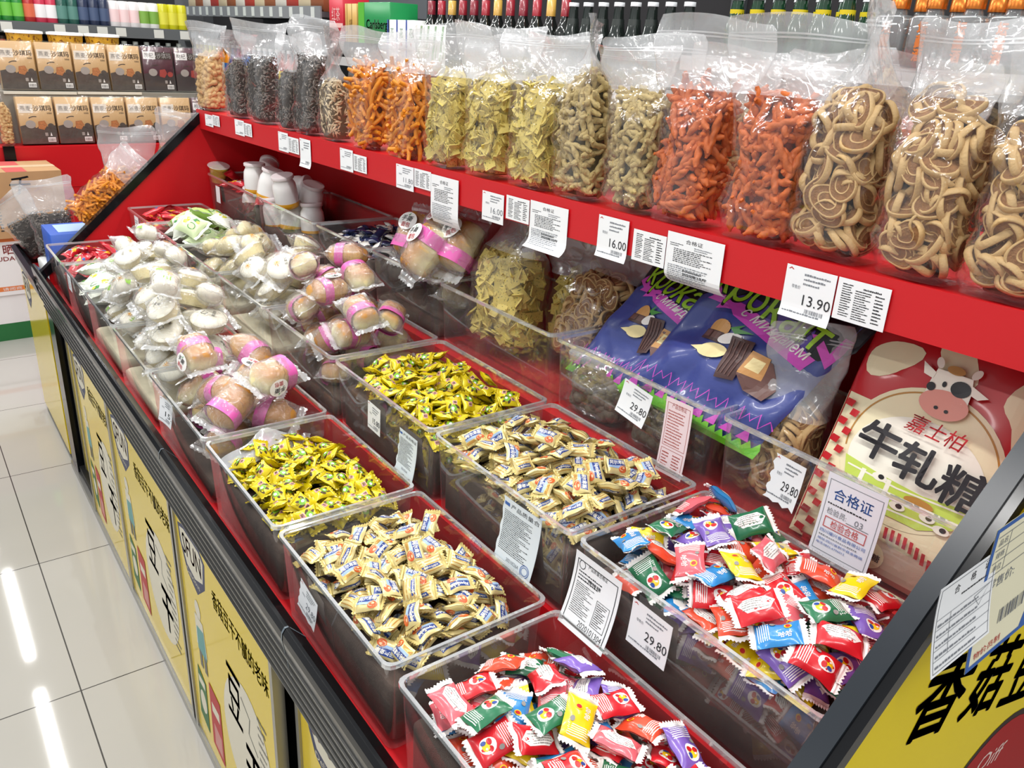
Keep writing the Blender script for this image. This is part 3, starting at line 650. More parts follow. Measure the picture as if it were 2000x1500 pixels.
PIECES = {
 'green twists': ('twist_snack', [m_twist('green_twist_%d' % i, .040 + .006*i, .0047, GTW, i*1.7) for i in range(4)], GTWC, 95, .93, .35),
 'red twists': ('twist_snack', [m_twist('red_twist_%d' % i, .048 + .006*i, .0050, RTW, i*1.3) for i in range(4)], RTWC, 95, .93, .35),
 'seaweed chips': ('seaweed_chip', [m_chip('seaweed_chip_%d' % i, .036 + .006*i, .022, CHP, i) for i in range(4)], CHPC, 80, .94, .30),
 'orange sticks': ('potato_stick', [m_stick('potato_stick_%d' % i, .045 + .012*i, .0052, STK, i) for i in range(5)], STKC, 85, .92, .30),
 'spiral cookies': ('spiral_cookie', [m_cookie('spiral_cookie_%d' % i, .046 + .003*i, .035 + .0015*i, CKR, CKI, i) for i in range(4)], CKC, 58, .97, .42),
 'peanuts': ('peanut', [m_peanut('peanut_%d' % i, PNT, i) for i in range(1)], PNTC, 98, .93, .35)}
SEEDS = {}
def pouch(kind, label, loc, rotz, Wd, T, Hh, fill, seed, ty=0.0, lean=(0, 0), flop=0.0, group=None, M=None, pieces=None, wt=None):
    p = Pouch(Wd, T, Hh, fill, seed, ty, lean, wt, flop); t = thing('snack_pouch', label, 'bag of snacks', loc, rotz, group or 'clear pouches on the top shelf', M)
    p.film(t)
    if kind in ('black seeds', 'white seeds'):
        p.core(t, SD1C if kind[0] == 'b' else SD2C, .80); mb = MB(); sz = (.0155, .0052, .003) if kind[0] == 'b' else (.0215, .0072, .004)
        for Mx in p.spots(900 if kind[0] == 'b' else 460, .96, tries=2, jitter=.25): m_seed(mb, Mx, *sz)
        o = mb.build('sunflower_seeds', SD1 if kind[0] == 'b' else SD2, t); o['kind'] = 'stuff'
    else:
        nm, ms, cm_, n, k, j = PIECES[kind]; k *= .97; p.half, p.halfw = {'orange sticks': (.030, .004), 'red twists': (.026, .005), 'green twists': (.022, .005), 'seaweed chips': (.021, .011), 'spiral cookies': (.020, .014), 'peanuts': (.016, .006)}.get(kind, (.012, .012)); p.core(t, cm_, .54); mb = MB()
        for i, Mx in enumerate(p.spots(45 if nm == 'spiral_cookie' else 120, k*.80, jitter=j, tries=6)):
            me = ms[i % len(ms)]; o0 = len(mb.v)
            mb.v.extend(tuple(Mx @ q.co) for q in me.vertices)
            for q in me.polygons: mb.f.append(tuple(a + o0 for a in q.vertices)); mb.m.append(q.material_index); mb.sm.append(True)
        o = mb.build('inner_snacks', list(ms[0].materials), t); o['kind'] = 'stuff'
        for i, Mx in enumerate(p.spots(pieces or n, k, jitter=j)):
            o = bpy.data.objects.new(nm, ms[i % len(ms)]); COL.objects.link(o); o.parent = t; o.matrix_basis = Mx
    return t
# front row, measured along the lip: pixel column of the bag's middle, kind, turn, width, depth, height, fill, turn of the flat top, what singles it out
FRONT = [(424, 'peanuts', .1, .125, .08, .275, .60, -.35, 'clear zip pouch of peanuts in their shells at the far end of the shelf'),
 (478, 'black seeds', -.05, .12, .08, .250, .66, .95, 'clear zip pouch of dark sunflower seeds next to the peanuts'),
 (524, 'black seeds', .0, .13, .085, .280, .64, -.55, 'clear zip pouch of dark sunflower seeds, second from the peanuts'),
 (577, 'black seeds', .1, .085, .075, .245, .60, -.3, 'narrow clear pouch of dark sunflower seeds, third from the peanuts'),
 (612, 'black seeds', -.05, .11, .08, .290, .66, -.6, 'tall clear pouch of dark sunflower seeds beside the pale seeds'),
 (660, 'white seeds', .0, .095, .075, .265, .52, .75, 'clear pouch of pale long sunflower seeds'),
 (722, 'orange sticks', .05, .115, .085, .265, .67, -.45, 'clear pouch of orange potato sticks beside the pale seeds'),
 (795, 'orange sticks', -.1, .12, .085, .262, .65, -.5, 'clear pouch of orange potato sticks beside the seaweed chips'),
 (872, 'seaweed chips', .08, .115, .085, .275, .62, -.6, 'clear pouch of flat seaweed chips beside the orange sticks'),
 (948, 'seaweed chips', .0, .118, .085, .275, .62, -.55, 'clear pouch of flat seaweed chips, middle one of three'),
 (1035, 'seaweed chips', -.06, .12, .088, .265, .66, -.6, 'clear pouch of flat seaweed chips beside the green twists'),
 (1122, 'green twists', -.12, .105, .088, .285, .68, .75, 'clear pouch of pale green twists with a pointed flap, beside the chips'),
 (1222, 'green twists', .02, .105, .085, .262, .68, -.6, 'clear pouch of pale green twists touching the red twists'),
 (1316, 'red twists', -.1, .118, .088, .285, .64, -.62, 'clear pouch of orange red twists beside the green twists'),
 (1465, 'red twists', -.05, .115, .088, .285, .64, -.60, 'clear pouch of orange red twists beside the spiral cookies'),
 (1598, 'spiral cookies', -.15, .122, .092, .300, .68, .80, 'clear pouch of spiral cookies with an upright pointed flap'),
 (1765, 'spiral cookies', -.1, .125, .094, .285, .68, .25, 'clear pouch of spiral cookies, middle one of three'),
 (1945, 'spiral cookies', .0, .125, .092, .275, .66, .35, 'clear pouch of spiral cookies next to the near end panel')]
FY = [onx(f[0], 213 + (f[0] - 390) * .2465, .925).y for f in FRONT]
for i, (px, kind, rz, w_, t_, h_, fl, ty, lab) in enumerate(FRONT):
    y = FY[i]; gaps = [abs(FY[j] - y) for j in (i-1, i+1) if 0 <= j < len(FY)]; w_ = min(w_, .93 * sum(gaps)/len(gaps), .97 * (min(gaps) + .02)); ty = -ty; rz *= .5
    print('bag', i, kind, round(y, 3), round(w_, 3))
    pouch(kind, lab, (lipx(y) + .012 + t_/2, y, lipt(y) - .002), rz, w_, t_, h_, fl, 100 + i, ty, (.02*math.sin(i*2.1), .03*math.sin(i*1.3)))
BACKROW = [(2.62, 'black seeds', .28, 'clear pouch of dark seeds in the second row behind the dark seeds'), (1.98, 'orange sticks', .265, 'clear pouch of orange sticks in the second row'),
 (1.60, 'seaweed chips', .285, 'clear pouch of seaweed chips in the second row behind the orange sticks'), (1.36, 'seaweed chips', .29, 'clear pouch of seaweed chips in the second row behind the chips'), (1.14, 'green twists', .27, 'clear pouch of green twists in the second row behind the green twists'),
 (.915, 'green twists', .275, 'clear pouch of green twists in the second row behind the red twists'), (.735, 'red twists', .275, 'clear pouch of red twists in the second row behind the spiral cookies'), (.60, 'red twists', .27, 'clear pouch of red twists in the second row between two cookie pouches')]
for i, (y, kind, h_, lab) in enumerate(BACKROW):
    pouch(kind, lab, (1.115, y, lipt(y) - .002), -.35 + .1*math.sin(i), .125, .085, h_*.92, .60, 140 + i, .5, (0, 0), pieces=55)
# ------------------------------------------------------------------ wrapped breads, cakes and other packets in the bins
def zgrad(c0, c1, z0, z1, rough=.5, bump=.0):
    m = mat(c0, rough, bump=.2, bscale=70, var=.28, vscale=42).copy(); nt = m.node_tree; N = nt.nodes; L = nt.links; b = N['Principled BSDF']
    tc = N.new('ShaderNodeTexCoord'); sp = N.new('ShaderNodeSeparateXYZ'); L.new(tc.outputs['Object'], sp.inputs[0])
    mr = N.new('ShaderNodeMapRange'); mr.inputs['From Min'].default_value = z0; mr.inputs['From Max'].default_value = z1; L.new(sp.outputs[2], mr.inputs['Value'])
    mx = N.new('ShaderNodeMix'); mx.data_type = 'RGBA'; L.new(mr.outputs[0], mx.inputs[0]); src = b.inputs['Base Color'].links[0].from_socket
    L.new(src, mx.inputs[6]); mx.inputs[7].default_value = (*lin(c1), 1); L.new(mx.outputs[2], b.inputs['Base Color']); return m
BUN = zgrad('#f3e0ae', '#c0853a', .002, .022, .4); BUN2 = zgrad('#dcae62', '#b3772f', -.01, .02, .4)
PINK = mat('#df5fae', .35, coat=.2); STICK = mat('#f4f2ee', .4, coat=.2); DINK = mat('#1d1b1c', .5); RINK = mat('#c2202e', .5); LEAF = mat('#2d9a4c', .5)
def bun_mesh(name, L, Wd, T, m, seed, lobes=3):
    mb = MB()
    def fn(u, v):
        a = u*2*PI; b = (v-.5)*PI; cb = abs(math.cos(b))**.62; c, s = math.cos(a), math.sin(a)
        x = L/2*cb*math.copysign(abs(c)**.75, c); y = Wd/2*cb*math.copysign(abs(s)**.75, s); z = T/2*math.copysign(abs(math.sin(b))**.8, math.sin(b))
        k = 1 + .075*math.cos(lobes*PI*x/L*2+seed) + .03*math.sin(7*a+seed)*cb
        return (x*k, y*k, z*k if z > 0 else z*.85)
    return mb.grid(fn, 24, 12, 0, True, True).mesh(name, [m])
def band_mesh(name, x0, x1, Wd, T):
    rings = []
    for x in (x0, (x0+x1)/2, x1): rings.append([(x, Wd/2*math.copysign(abs(math.cos(a))**.75, math.cos(a)), T/2*math.copysign(abs(math.sin(a))**.75, math.sin(a))) for a in [2*PI*q/28 for q in range(28)]])
    return MB().loft(rings, 0, True).mesh(name, [PINK])
def sticker_mesh(name, a, b, kind):
    mb = MB(); cur = lambda x, y, h: (x, y, h - 4*(x*x + y*y))
    mb.loft([[cur(a*k*math.cos(q), b*k*math.sin(q), .0008) for q in [2*PI*j/28 for j in range(28)]] for k in (1, .5, .02)], 0, True, False, True, None, False)
    A_ = Art()
    if kind == 0: A_.text('手撕', -a*.70, -b*.05, a*1.25, b*.62, 0, bold=.03, shear=.15).text('面包', -a*.45, -b*.72, a*.95, b*.55, 1, bold=.02).poly([(-a*.1, b*.6), (a*.12, b*.92), (a*.05, b*.6)], 2)
    else: A_.text('手', -a*.5, b*.1, a*.9, b*.7, 0, bold=.04, shear=.2).text('撕面包', -a*.6, -b*.6, a*1.2, b*.5, 1, bold=.02).poly([(a*.3, b*.4), (a*.6, b*.7), (a*.4, b*.3)], 2)
    A_.emit(mb, lambda x, y, h: cur(x, y, .0008 + h), off=.0003)
    return mb.mesh(name, [STICK, DINK, RINK, LEAF])
def wrap_mesh(name, L, Wd, T, fin, seed, m=None, art=None, inks=()):
    m = m or FILM2
    return candy_mesh(name, L, Wd, T, fin, art, [m, ZIP] + list(inks), None, seed=seed, zig=9)
BREAD = []
for i in range(4):
    BREAD.append((bun_mesh('bun_%d' % i, .082, .056, .050, BUN if i % 2 == 0 else BUN2, i), band_mesh('band_%d' % i, *((-.016, .004), (.008, .028), (-.03, -.010), (.0, .02))[i], .060, .054), sticker_mesh('sticker_%d' % i, .019, .015, i % 2), wrap_mesh('wrap_%d' % i, .112, .072, .062, .013, 90+i)))
def bread(M, i, label, group, sc=1.0, sticker=True):
    b = BREAD[i % 4]; t = thing('bread_roll', label, 'bread', group=group, M=M @ Matrix.Scale(sc, 4))
    link('bun', b[0], t); link('paper_band', b[1], t); wr_ = link('wrapper', b[3], t)
    if sticker:
        sx = (.018, -.02, .014, -.014)[i % 4]; side = i % 3
        Ms = Matrix.Translation((sx, 0, .0315)) if side == 0 else Matrix.Translation((sx, -.034 if side == 1 else .034, .006)) @ Matrix.Rotation(1.25 if side == 1 else -1.25, 4, 'X')
        link('sticker', b[2], wr_, None, Ms)
for i, M in enumerate(pile('A4', 17, .110, .072, .052, 47, mound=.0, tilt=.4, steep=.3, tries=24)): bread(M, i, 'pink banded bread roll in clear wrap in the front row bin', 'bread rolls in the front row bin', 1.1, i % 2 == 0)
for i, M in enumerate(pile('B3', 20, .104, .070, .050, 42, mound=.0, tilt=.4, steep=.3, tries=24)): bread(M, i+1, 'pink banded bread roll in clear wrap in the middle row bin', 'bread rolls in the middle row bin', .98, i % 2 == 0)
for i, M in enumerate(pile('C3', 5, .14, .10, .07, 43, mound=.0, tilt=.5, steep=.6)): bread(M, i*3, 'large pink banded bread bun with an oval sticker under the shelf', 'large bread buns in the back row bin', 1.36)
# three big buns standing up against the shelf, stickers facing the aisle
for j, (px, py, tw, lab) in enumerate(((812, 462, .25, 'large bread bun standing on edge, left of three under the shelf'), (832, 490, -.2, 'large bread bun standing on edge, middle of three under the shelf'), (900, 480, .1, 'largest bread bun with a round white sticker under the shelf'))):
    P = onz(px, py, 1.035 + .015*j); t = thing('bread_roll', lab, 'bread', group=None, M=Matrix.Translation(P) @ Matrix.Rotation(-PI/2 + tw, 4, 'Z') @ Matrix.Rotation(.95, 4, 'X') @ Matrix.Rotation(PI/2, 4, 'Z') @ Matrix.Scale(1.45, 4))
    link('bun', BREAD[0][0], t); link('paper_band', BREAD[(2, 1, 2)[j]][1], t); link('sticker', BREAD[0][2], link('wrapper', BREAD[j][3], t), None, Matrix.Translation((.012, .0, .0315)) @ Matrix.Rotation(-PI/2 + .3*j, 4, 'Z'))
# white cakes and steamed buns
CREAM = mat('#ecdca4', .6, bump=.1, bscale=90); CREAM2 = mat('#f7f2de', .6); STEAM = mat('#f6f0dd', .55, bump=.06, bscale=50); ORINK = mat('#e2a11c', .5); GINK = mat('#8fbf4a', .5)
def cake_mesh(name, r0, r1, h, seed):
    n = 48; rings = []
    for k, z in ((r0, 0), (r0*.98, .001), (r1, h*.72)): rings.append([((k + .0012*(1 if q % 2 else -1))*math.cos(2*PI*q/n)*1.25, (k + .0012*(1 if q % 2 else -1))*math.sin(2*PI*q/n), z - h/2) for q in range(n)])
    mb = MB(); mb.loft(rings, 0, True, True, False)
    mb.loft([[(k*math.cos(2*PI*q/n)*1.25, k*math.sin(2*PI*q/n), z - h/2) for q in range(n)] for k, z in ((r1, h*.72), (r1*.97, h*.82), (r1*.8, h*.93), (r1*.45, h), (r1*.05, h))], 1, True, False, True)
    return mb.mesh(name, [CREAM, CREAM2])
def white_art(k):
    a = Art(); a.text('米', -.012, -.006, .014, .014, 0, bold=.02, rot=.3).small(.006, -.012, .012, .02, 3, 1, k, dash=.3)
    if k % 2: a.poly([(-.03, -.02), (-.018, -.024), (-.014, -.010), (-.026, -.012)], 1)
    return a
def white_art2(k):
    a = Art(); a.text('米' if k % 2 else '仁', -.014, -.002, .014, .014, 0 if k % 2 else 2, bold=.02, rot=.4).text('蒸蛋糕', .004, -.014, .022, .007, 2, bold=.01, rot=.9); return a
CAKE = [(cake_mesh('cake_0', .024, .031, .036, 0), wrap_mesh('cake_wrap_0', .115, .082, .050, .014, 120, art=white_art2(1), inks=(ORINK, GINK, DINK))), (cake_mesh('cake_1', .026, .033, .032, 1), wrap_mesh('cake_wrap_1', .115, .082, .046, .014, 121, art=white_art2(0), inks=(RINK, GINK, DINK)))]
MANT = [(bun_mesh('steamed_bun_%d' % i, .058, .052, .042, STEAM, i*2, 2), wrap_mesh('bun_wrap_%d' % i, .09, .068, .050, .011, 130+i, art=white_art(i), inks=(ORINK, GINK, DINK))) for i in range(2)]
OVAL = [(bun_mesh('oval_cake', .072, .046, .036, CREAM, 3, 2), wrap_mesh('oval_wrap', .112, .060, .044, .016, 140, art=white_art2(1), inks=(ORINK, GINK, DINK)))]
def wrapped(src, M, i, name, label, cat, group, part, sc=1.0):
    b = src[i % len(src)]; t = thing(name, label, cat, group=group, M=M @ Matrix.Scale(sc, 4)); link(part, b[0], t); link('wrapper', b[1], t)
for i, M in enumerate(pile('A2', 32, .085, .066, .044, 44, mound=.01, tilt=.4, steep=.3, tries=20)): (wrapped(MANT, M, i, 'steamed_bun', 'white steamed bun in clear wrap in the front row bin', 'bun', 'steamed buns in the front row bin', 'bun', .92) if i % 3 else wrapped(CAKE, M, i, 'fluted_cake', 'small fluted cake among the steamed buns in the front row', 'cake', 'fluted cakes among the steamed buns', 'cake', .85))
for i, M in enumerate(pile('A3', 22, .10, .075, .050, 45, mound=.01, tilt=.4, steep=.4, tries=20)): wrapped(CAKE if i % 3 else MANT, M, i, 'fluted_cake', 'cream fluted cake in clear wrap in the front row bin', 'cake', 'white cakes in the front row bin', 'cake')
for i, M in enumerate(pile('B2', 15, .10, .075, .050, 46, mound=.01, tilt=.5, steep=.4, tries=20)): wrapped(CAKE, M, i, 'fluted_cake', 'cream fluted cake in clear wrap in the middle row bin', 'cake', 'white cakes in the middle row bin', 'cake')
for i, M in enumerate(pile('B1', 14, .115, .064, .048, 47, mound=.01, tilt=.5, steep=.5, tries=20)): wrapped(OVAL, M, i, 'oval_cake', 'cream oval cake in clear wrap in the middle row bin', 'cake', 'oval cakes in the middle row bin', 'cake', 1.15)
# pale packets and green jelly packets
def jel_art(k):
    a = Art(); a.ell(-.012, .002, .014, .016, 0).ell(-.012, .002, .010, .012, 1).ring(.014, -.008, .012, .010, .002, 2).poly([(.004, .010), (.016, .008), (.024, .018), (.010, .020)], 2).ell(.022, .010, .006, .005, 3); return a
PG = mat('#d5e6b4', .3, coat=.3); LGR = mat('#a9cf62', .35); YGR = mat('#c9c838', .3, coat=.3); DGR = mat('#3f8a3a', .35); PWH = mat('#eef1e4', .3, coat=.3)
JEL = [candy_mesh('jelly_packet_%d' % i, .098, .070, .034, .010, jel_art(i), [(PG, PWH, LGR)[i], PWH, PWH, YGR, DGR, mat('#e3cf55', .4)], None, seed=150+i, zig=11) for i in range(3)]
scatter('jelly_packet', JEL, pile('B0', 13, .095, .068, .034, 48, mound=.02, tilt=.5, steep=.4, tries=16), 'pale green jelly packet in the middle row bin', 'packet', 'green jelly packets in the middle row bin')
scatter('white_packet', [JEL[1]], pile('A1', 11, .095, .068, .030, 49, mound=.02, tilt=.3), 'whitish green packet in the front row bin behind the steamed buns', 'packet', 'pale packets in the front row bin')
# red stick candies
RS = mat('#b81827', .28, coat=.4); RS2 = mat('#d83a44', .3, coat=.4)
def stick_art():
    a = Art(); a.poly([(-.028, -.006), (-.012, -.009), (.004, -.004), (-.008, .004)], 0).ell(.012, .002, .008, .005, 1).ell(-.02, .006, .006, .004, 2).text('超喜欢', .004, -.008, .022, .008, 3, bold=.03); return a
RSM = [candy_mesh('red_stick_%d' % i, .115, .030, .022, .014, stick_art(), [RS if i == 0 else RS2, RS, mat('#e4b52a', .3), mat('#4f8f3a', .3), mat('#3f6fb5', .3), FW], None, seed=160+i, zig=6) for i in range(2)]
scatter('red_stick_candy', RSM, pile('A0', 20, .11, .03, .018, 50, mound=.03, tilt=.4), 'red wrapped stick candy with yellow print in the front row far bin', 'candy', 'red stick candies in the front row bin')
scatter('red_stick_candy', RSM, pile('B9', 24, .11, .03, .018, 51, mound=.03, tilt=.4), 'red wrapped stick candy with yellow print in the middle row far bin', 'candy', 'red stick candies in the middle row bin')
scatter('red_stick_candy', RSM, pile('C6', 24, .11, .03, .018, 52, mound=.02, tilt=.4), 'red wrapped stick candy with yellow print in the back row far bin', 'candy', 'red stick candies in the back row bin')
# white bottled jelly drinks
BOT = mat('#efeceb', .35, coat=.2); BYE = mat('#e0a020', .35, coat=.3); LID = mat('#dfd3d4', .4)
def drink(M, i, lab):
    t = thing('jelly_drink', lab, 'drink', group='white jelly drinks in the back row bin', M=M)
    MB().lathe([(.024, -.044), (.029, -.042), (.031, -.034), (.0305, -.028)], 20, 0).build('base', BYE, t)
    MB().lathe([(.0305, -.028), (.0315, .0), (.030, .018), (.025, .028), (.026, .034)], 20, 0, None, False, False).build('sleeve', BOT, t)
    MB().lathe([(.029, .034), (.0295, .040), (.028, .042)], 20, 0).build('lid', LID, t)
DR = [(452, 350, 1.03, .0, .2), (494, 362, 1.03, .25, 1.0), (534, 374, 1.03, -.2, 2.0), (578, 366, 1.02, 1.35, .6), (608, 388, 1.0, .3, .3), (520, 336, 1.03, .9, 2.4), (474, 396, .95, .1, 0), (528, 416, .95, -.1, 1), (572, 420, .95, .2, 2), (610, 428, .95, .1, 3)]
for i, (px, py, zz, tx, rz) in enumerate(DR):
    P = onz(px, py, zz); P.x = min(max(P.x, .915), 1.06)
    drink(Matrix.Translation(P) @ Matrix.Rotation(rz, 4, 'Z') @ Matrix.Rotation(tx, 4, 'X') @ Matrix.Scale(1.12, 4), i, 'white jelly drink bottle with orange base in the back row bin')
JC = mat('#d8c63c', .2, coat=.5)
t = thing('jelly_cup', 'yellow fruit jelly cup with a clear lid beside the white drinks', 'jelly cup', M=Matrix.Translation(onx(427, 335, .90)) @ Matrix.Rotation(.25, 4, 'X'))
MB().lathe([(.022, -.035), (.030, .012)], 18, 0).build('jelly', JC, t); MB().lathe([(.0235, -.037), (.032, .018), (.037, .02)], 18, 0, None, True, False).build('cup', FILM2, t); MB().lathe([(.037, .0205), (.036, .022)], 18, 0).build('lid', ZIP, t)
# pouches lying in the back row
def lay(P, yaw, pitch, roll=0): return Matrix.Translation(P) @ Matrix.Rotation(yaw, 4, 'Z') @ Matrix.Rotation(pitch, 4, 'Y') @ Matrix.Rotation(roll, 4, 'Z')
pouch('seaweed chips', 'big clear pouch of seaweed chips leaning in the back row bin', (0, 0, 0), 0, .16, .11, .30, .62, 201, -.5, M=lay((.955, 1.29, .889), .15, .12), group='pouches in the back row bins', wt=.2)
pouch('seaweed chips', 'clear pouch of seaweed chips behind the leaning one in the back row', (0, 0, 0), 0, .14, .09, .27, .60, 202, .3, M=lay((1.05, 1.16, .880), .1, .05), group='pouches in the back row bins', pieces=50)
pouch('spiral cookies', 'clear pouch of spiral cookies lying beside the navy bags', (0, 0, 0), 0, .15, .10, .28, .60, 203, .2, M=lay((1.0, 1.10, .905), -.1, .36), group='pouches in the back row bins', wt=.19)
NUT = mat('#6d6152', .6, bump=.5, bscale=160, var=.2, vscale=90)
PIECES['dark nuts'] = ('nut', [MB().grid(lambda u, v: (.0135*math.cos(u*2*PI)*math.cos((v-.5)*PI)*(1+.08*math.sin(u*31)), .0125*math.sin(u*2*PI)*math.cos((v-.5)*PI)*(1+.08*math.cos(v*19)), .012*math.sin((v-.5)*PI)), 10, 7, 0, True, True).mesh('nut', [NUT])], mat('#453c32', .9), 90, .94, .3)  # core colour darkened too, as shade between the nuts
pouch('dark nuts', 'clear pouch of dark round nuts standing under the farther navy bag', (.915, .945, .868), 0, .13, .07, .115, .74, 204, .2, group='nut pouches in the back row bin', wt=.14)
pouch('dark nuts', 'clear pouch of dark round nuts standing under the nearer navy bag', (.915, .785, .868), .05, .13, .07, .11, .74, 205, .2, group='nut pouches in the back row bin', wt=.14)
pouch('spiral cookies', 'clear pouch of spiral cookies standing between the navy bags and the cow patterned bag', (.965, .60, .868), .0, .085, .09, .27, .50, 206, .5, group='pouches in the back row bins', wt=.11)
# ---- printed pillow bags
def pillow(name, label, cat, Wd, Hh, T, M, base, art, inks, seed, wr=.004, group=None, extra=None, sh=0.0):
    r = random.Random(seed); ph = [r.uniform(0, 6.28) for _ in range(12)]
    def z(x, y):
        u = max(-1, min(1, (x/Wd)*2-1)); v = max(-1, min(1, (y/Hh)*2-1)); e = max(0, 1-abs(u)**3)**.55 * max(0, 1-abs(v)**4)**.5
        w = sum(math.sin(x*a + y*b + ph[i]) * c for i, (a, b, c) in enumerate(((38, 17, 1), (-26, 44, .8), (61, -35, .45), (15, 88, .4), (90, 40, .3))))
        w += -abs(math.sin(x*21 + y*26 + ph[6]))*1.3 + abs(math.sin(-x*30 + y*19 + ph[7]))
        return T/2*e + wr*w*(.35 + .65*e)*.5
    def top(x, y, h): return (x + sh*y, y, z(x, y) + h)
    t = thing(name, label, cat, group=group, M=M); mb = MB()
    mb.grid(lambda a, b: top(a*Wd, b*Hh, 0), 54, 60, 0); mb.grid(lambda a, b: (a*Wd + sh*b*Hh, b*Hh, -T/2*max(0, 1-abs(2*a-1)**3)**.55*max(0, 1-abs(2*b-1)**4)**.5 + z(a*Wd, b*Hh)*(1 if a in (0, 1) or b in (0, 1) else 0)), 14, 16, 0)
    art.emit(mb, top, off=.0007, cut=.008); mb.build('bag_body', [base] + inks, t)
    if extra: extra(t, top)
    return t
NB = mat('#3c488c', .33, coat=.25, bump=.5, bscale=28); BK = mat('#0d0c16', .4); PUR = mat('#4a2f8f', .4); MAG = mat('#d050c0', .4); LIME = mat('#9fd22e', .4); GRS = mat('#6cc22a', .4); CHO = mat('#4b3230', .4); CHO2 = mat('#6a4a44', .4); ALM = mat('#c9955a', .45); NUTC = mat('#ead9a0', .45)
def navy_bag_art(Wd, Hh):
    a = Art(); X = lambda q: q*Wd; Y = lambda q: q*Hh   # inks 0 black 1 purple 2 magenta 3 lime 4 grass 5 choc 6 choc2 7 almond 8 cream 9 white 10 green
    a.poly([(0, Y(0.630)), (X(.10), Y(0.670)), (X(.30), Y(0.630)), (X(.62), Y(0.550)), (X(.9), Y(0.530)), (X(1), Y(0.630)), (X(1), Y(1)), (0, Y(1))], 0)
    a.poly([(X(.16), Y(0.620)), (X(.45), Y(0.590)), (X(.85), Y(0.530)), (X(.80), Y(0.650)), (X(.3), Y(0.710))], 1)
    a.poly([(X(.02), Y(0.690)), (X(.12), Y(0.650)), (X(.09), Y(0.630)), (X(.20), Y(0.625)), (X(.18), Y(0.595)), (X(.30), Y(0.610)), (X(.34), Y(0.585)), (X(.86), Y(0.460)), (X(.89), Y(0.530)), (X(.36), Y(0.655)), (X(.18), Y(0.670)), (X(.10), Y(0.730))], 2)
    a.poly([(X(.80), Y(0.630)), (X(.95), Y(0.510)), (X(.97), Y(0.670)), (X(.93), Y(0.670)), (X(.92), Y(0.580)), (X(.84), Y(0.640))], 2)
    a.text('крокант', X(.082), Y(0.642), X(.80), Y(.165), 0, bold=.075, rot=-.19, shear=-.1); a.text('крокант', X(.09), Y(0.652), X(.78), Y(.15), 3, bold=.03, rot=-.19, shear=-.1)
    a.text('с миндалем', X(.36), Y(0.592), X(.50), Y(.055), 9, bold=.018, rot=-.215, shear=.1)
    a.ell(X(.33), Y(.50), X(.075), Y(.05), 7).rect(X(.24), Y(.43), X(.15), Y(.055), 5).rect(X(.25), Y(.445), X(.055), Y(.035), 6).rect(X(.32), Y(.445), X(.055), Y(.035), 6)
    a.ell(X(.43), Y(.47), X(.06), Y(.028), 9, rot=.5).ell(X(.39), Y(.385), X(.085), Y(.04), 8, rot=.2).poly([(X(.24), Y(.37)), (X(.34), Y(.40)), (X(.34), Y(.355))], 8)
    a.poly([(X(.40), Y(.52)), (X(.45), Y(.56)), (X(.44), Y(.53)), (X(.52), Y(.535)), (X(.44), Y(.50))], 10)
    a.poly([(X(.44), Y(.49)), (X(.57), Y(.50)), (X(.62), Y(.40)), (X(.63), Y(.29)), (X(.52), Y(.27)), (X(.48), Y(.37))], 5).poly([(X(.59), Y(.45)), (X(.73), Y(.44)), (X(.83), Y(.33)), (X(.82), Y(.26)), (X(.70), Y(.27)), (X(.62), Y(.33))], 6)
    a.poly([(X(.60), Y(.46)), (X(.71), Y(.455)), (X(.73), Y(.345)), (X(.62), Y(.335))], 7).rect(X(.63), Y(.37), X(.07), Y(.06), 8)
    for k in range(4): a.line([(X(.46+.03*k), Y(.48)), (X(.50+.03*k), Y(.40)), (X(.52+.025*k), Y(.30))], .0016, 6)
    zz = [(X(.01 + .0285*k), Y(.17 + (.025 if k % 2 else -.025) + .012*math.sin(k*1.7))) for k in range(35)]; a.line(zz, .0022, 2)
    a.poly([(0, Y(.0)), (X(1), Y(.0)), (X(1), Y(.05))] + [(X(1 - k/40), Y(.05 + (.035 if k % 2 else .0) - .02*math.sin(k*.2))) for k in range(1, 40)] + [(0, Y(.06))], 4)
    for k in range(9): a.poly([(X(.05+.1*k), Y(.06)), (X(.09+.1*k), Y(.13)), (X(.12+.1*k), Y(.06))], 2)
    return a
NINK = [BK, PUR, MAG, LIME, GRS, CHO, CHO2, ALM, NUTC, FW, DGR]
def inplane(u0, v0, p0, al, roll=0.0, off=0.0):
    a_ = math.radians(al); U = Vector((0, -1, 0)); V = Vector((math.cos(a_), 0, math.sin(a_))); Nn = U.cross(V); o = Vector(p0) + U*u0 + V*v0 + Nn*off
    return frame(o, U, V, Nn) @ Matrix.Rotation(roll, 4, 'Z')
pillow('candy_bag', 'navy candy bag with lime lettering, farther one lying half under the other', 'candy bag', .215, .285, .036, inplane(-1.035, .012, (.912, 0, .912), 60, .0, .0), NB, navy_bag_art(.225, .285), NINK, 3, .009, 'navy candy bags', sh=.30)
pillow('candy_bag', 'navy candy bag with lime lettering, nearer one lying on top', 'candy bag', .265, .295, .038, inplane(-.880, .020, (.918, 0, .912), 60, -.02, .034), NB, navy_bag_art(.275, .30), NINK, 8, .010, 'navy candy bags', sh=.30)
NR = mat('#c0141f', .35, coat=.2); NCR = mat('#efe3bd', .4); NW = mat('#f6f1e2', .4); NGR = mat('#c4da5a', .4); NGR2 = mat('#a3c63f', .4); NBK = mat('#211d22', .4); NPK = mat('#e59a8c', .45); NTA = mat('#b9853c', .45); NWN = mat('#cdb19c', .25, coat=.5)
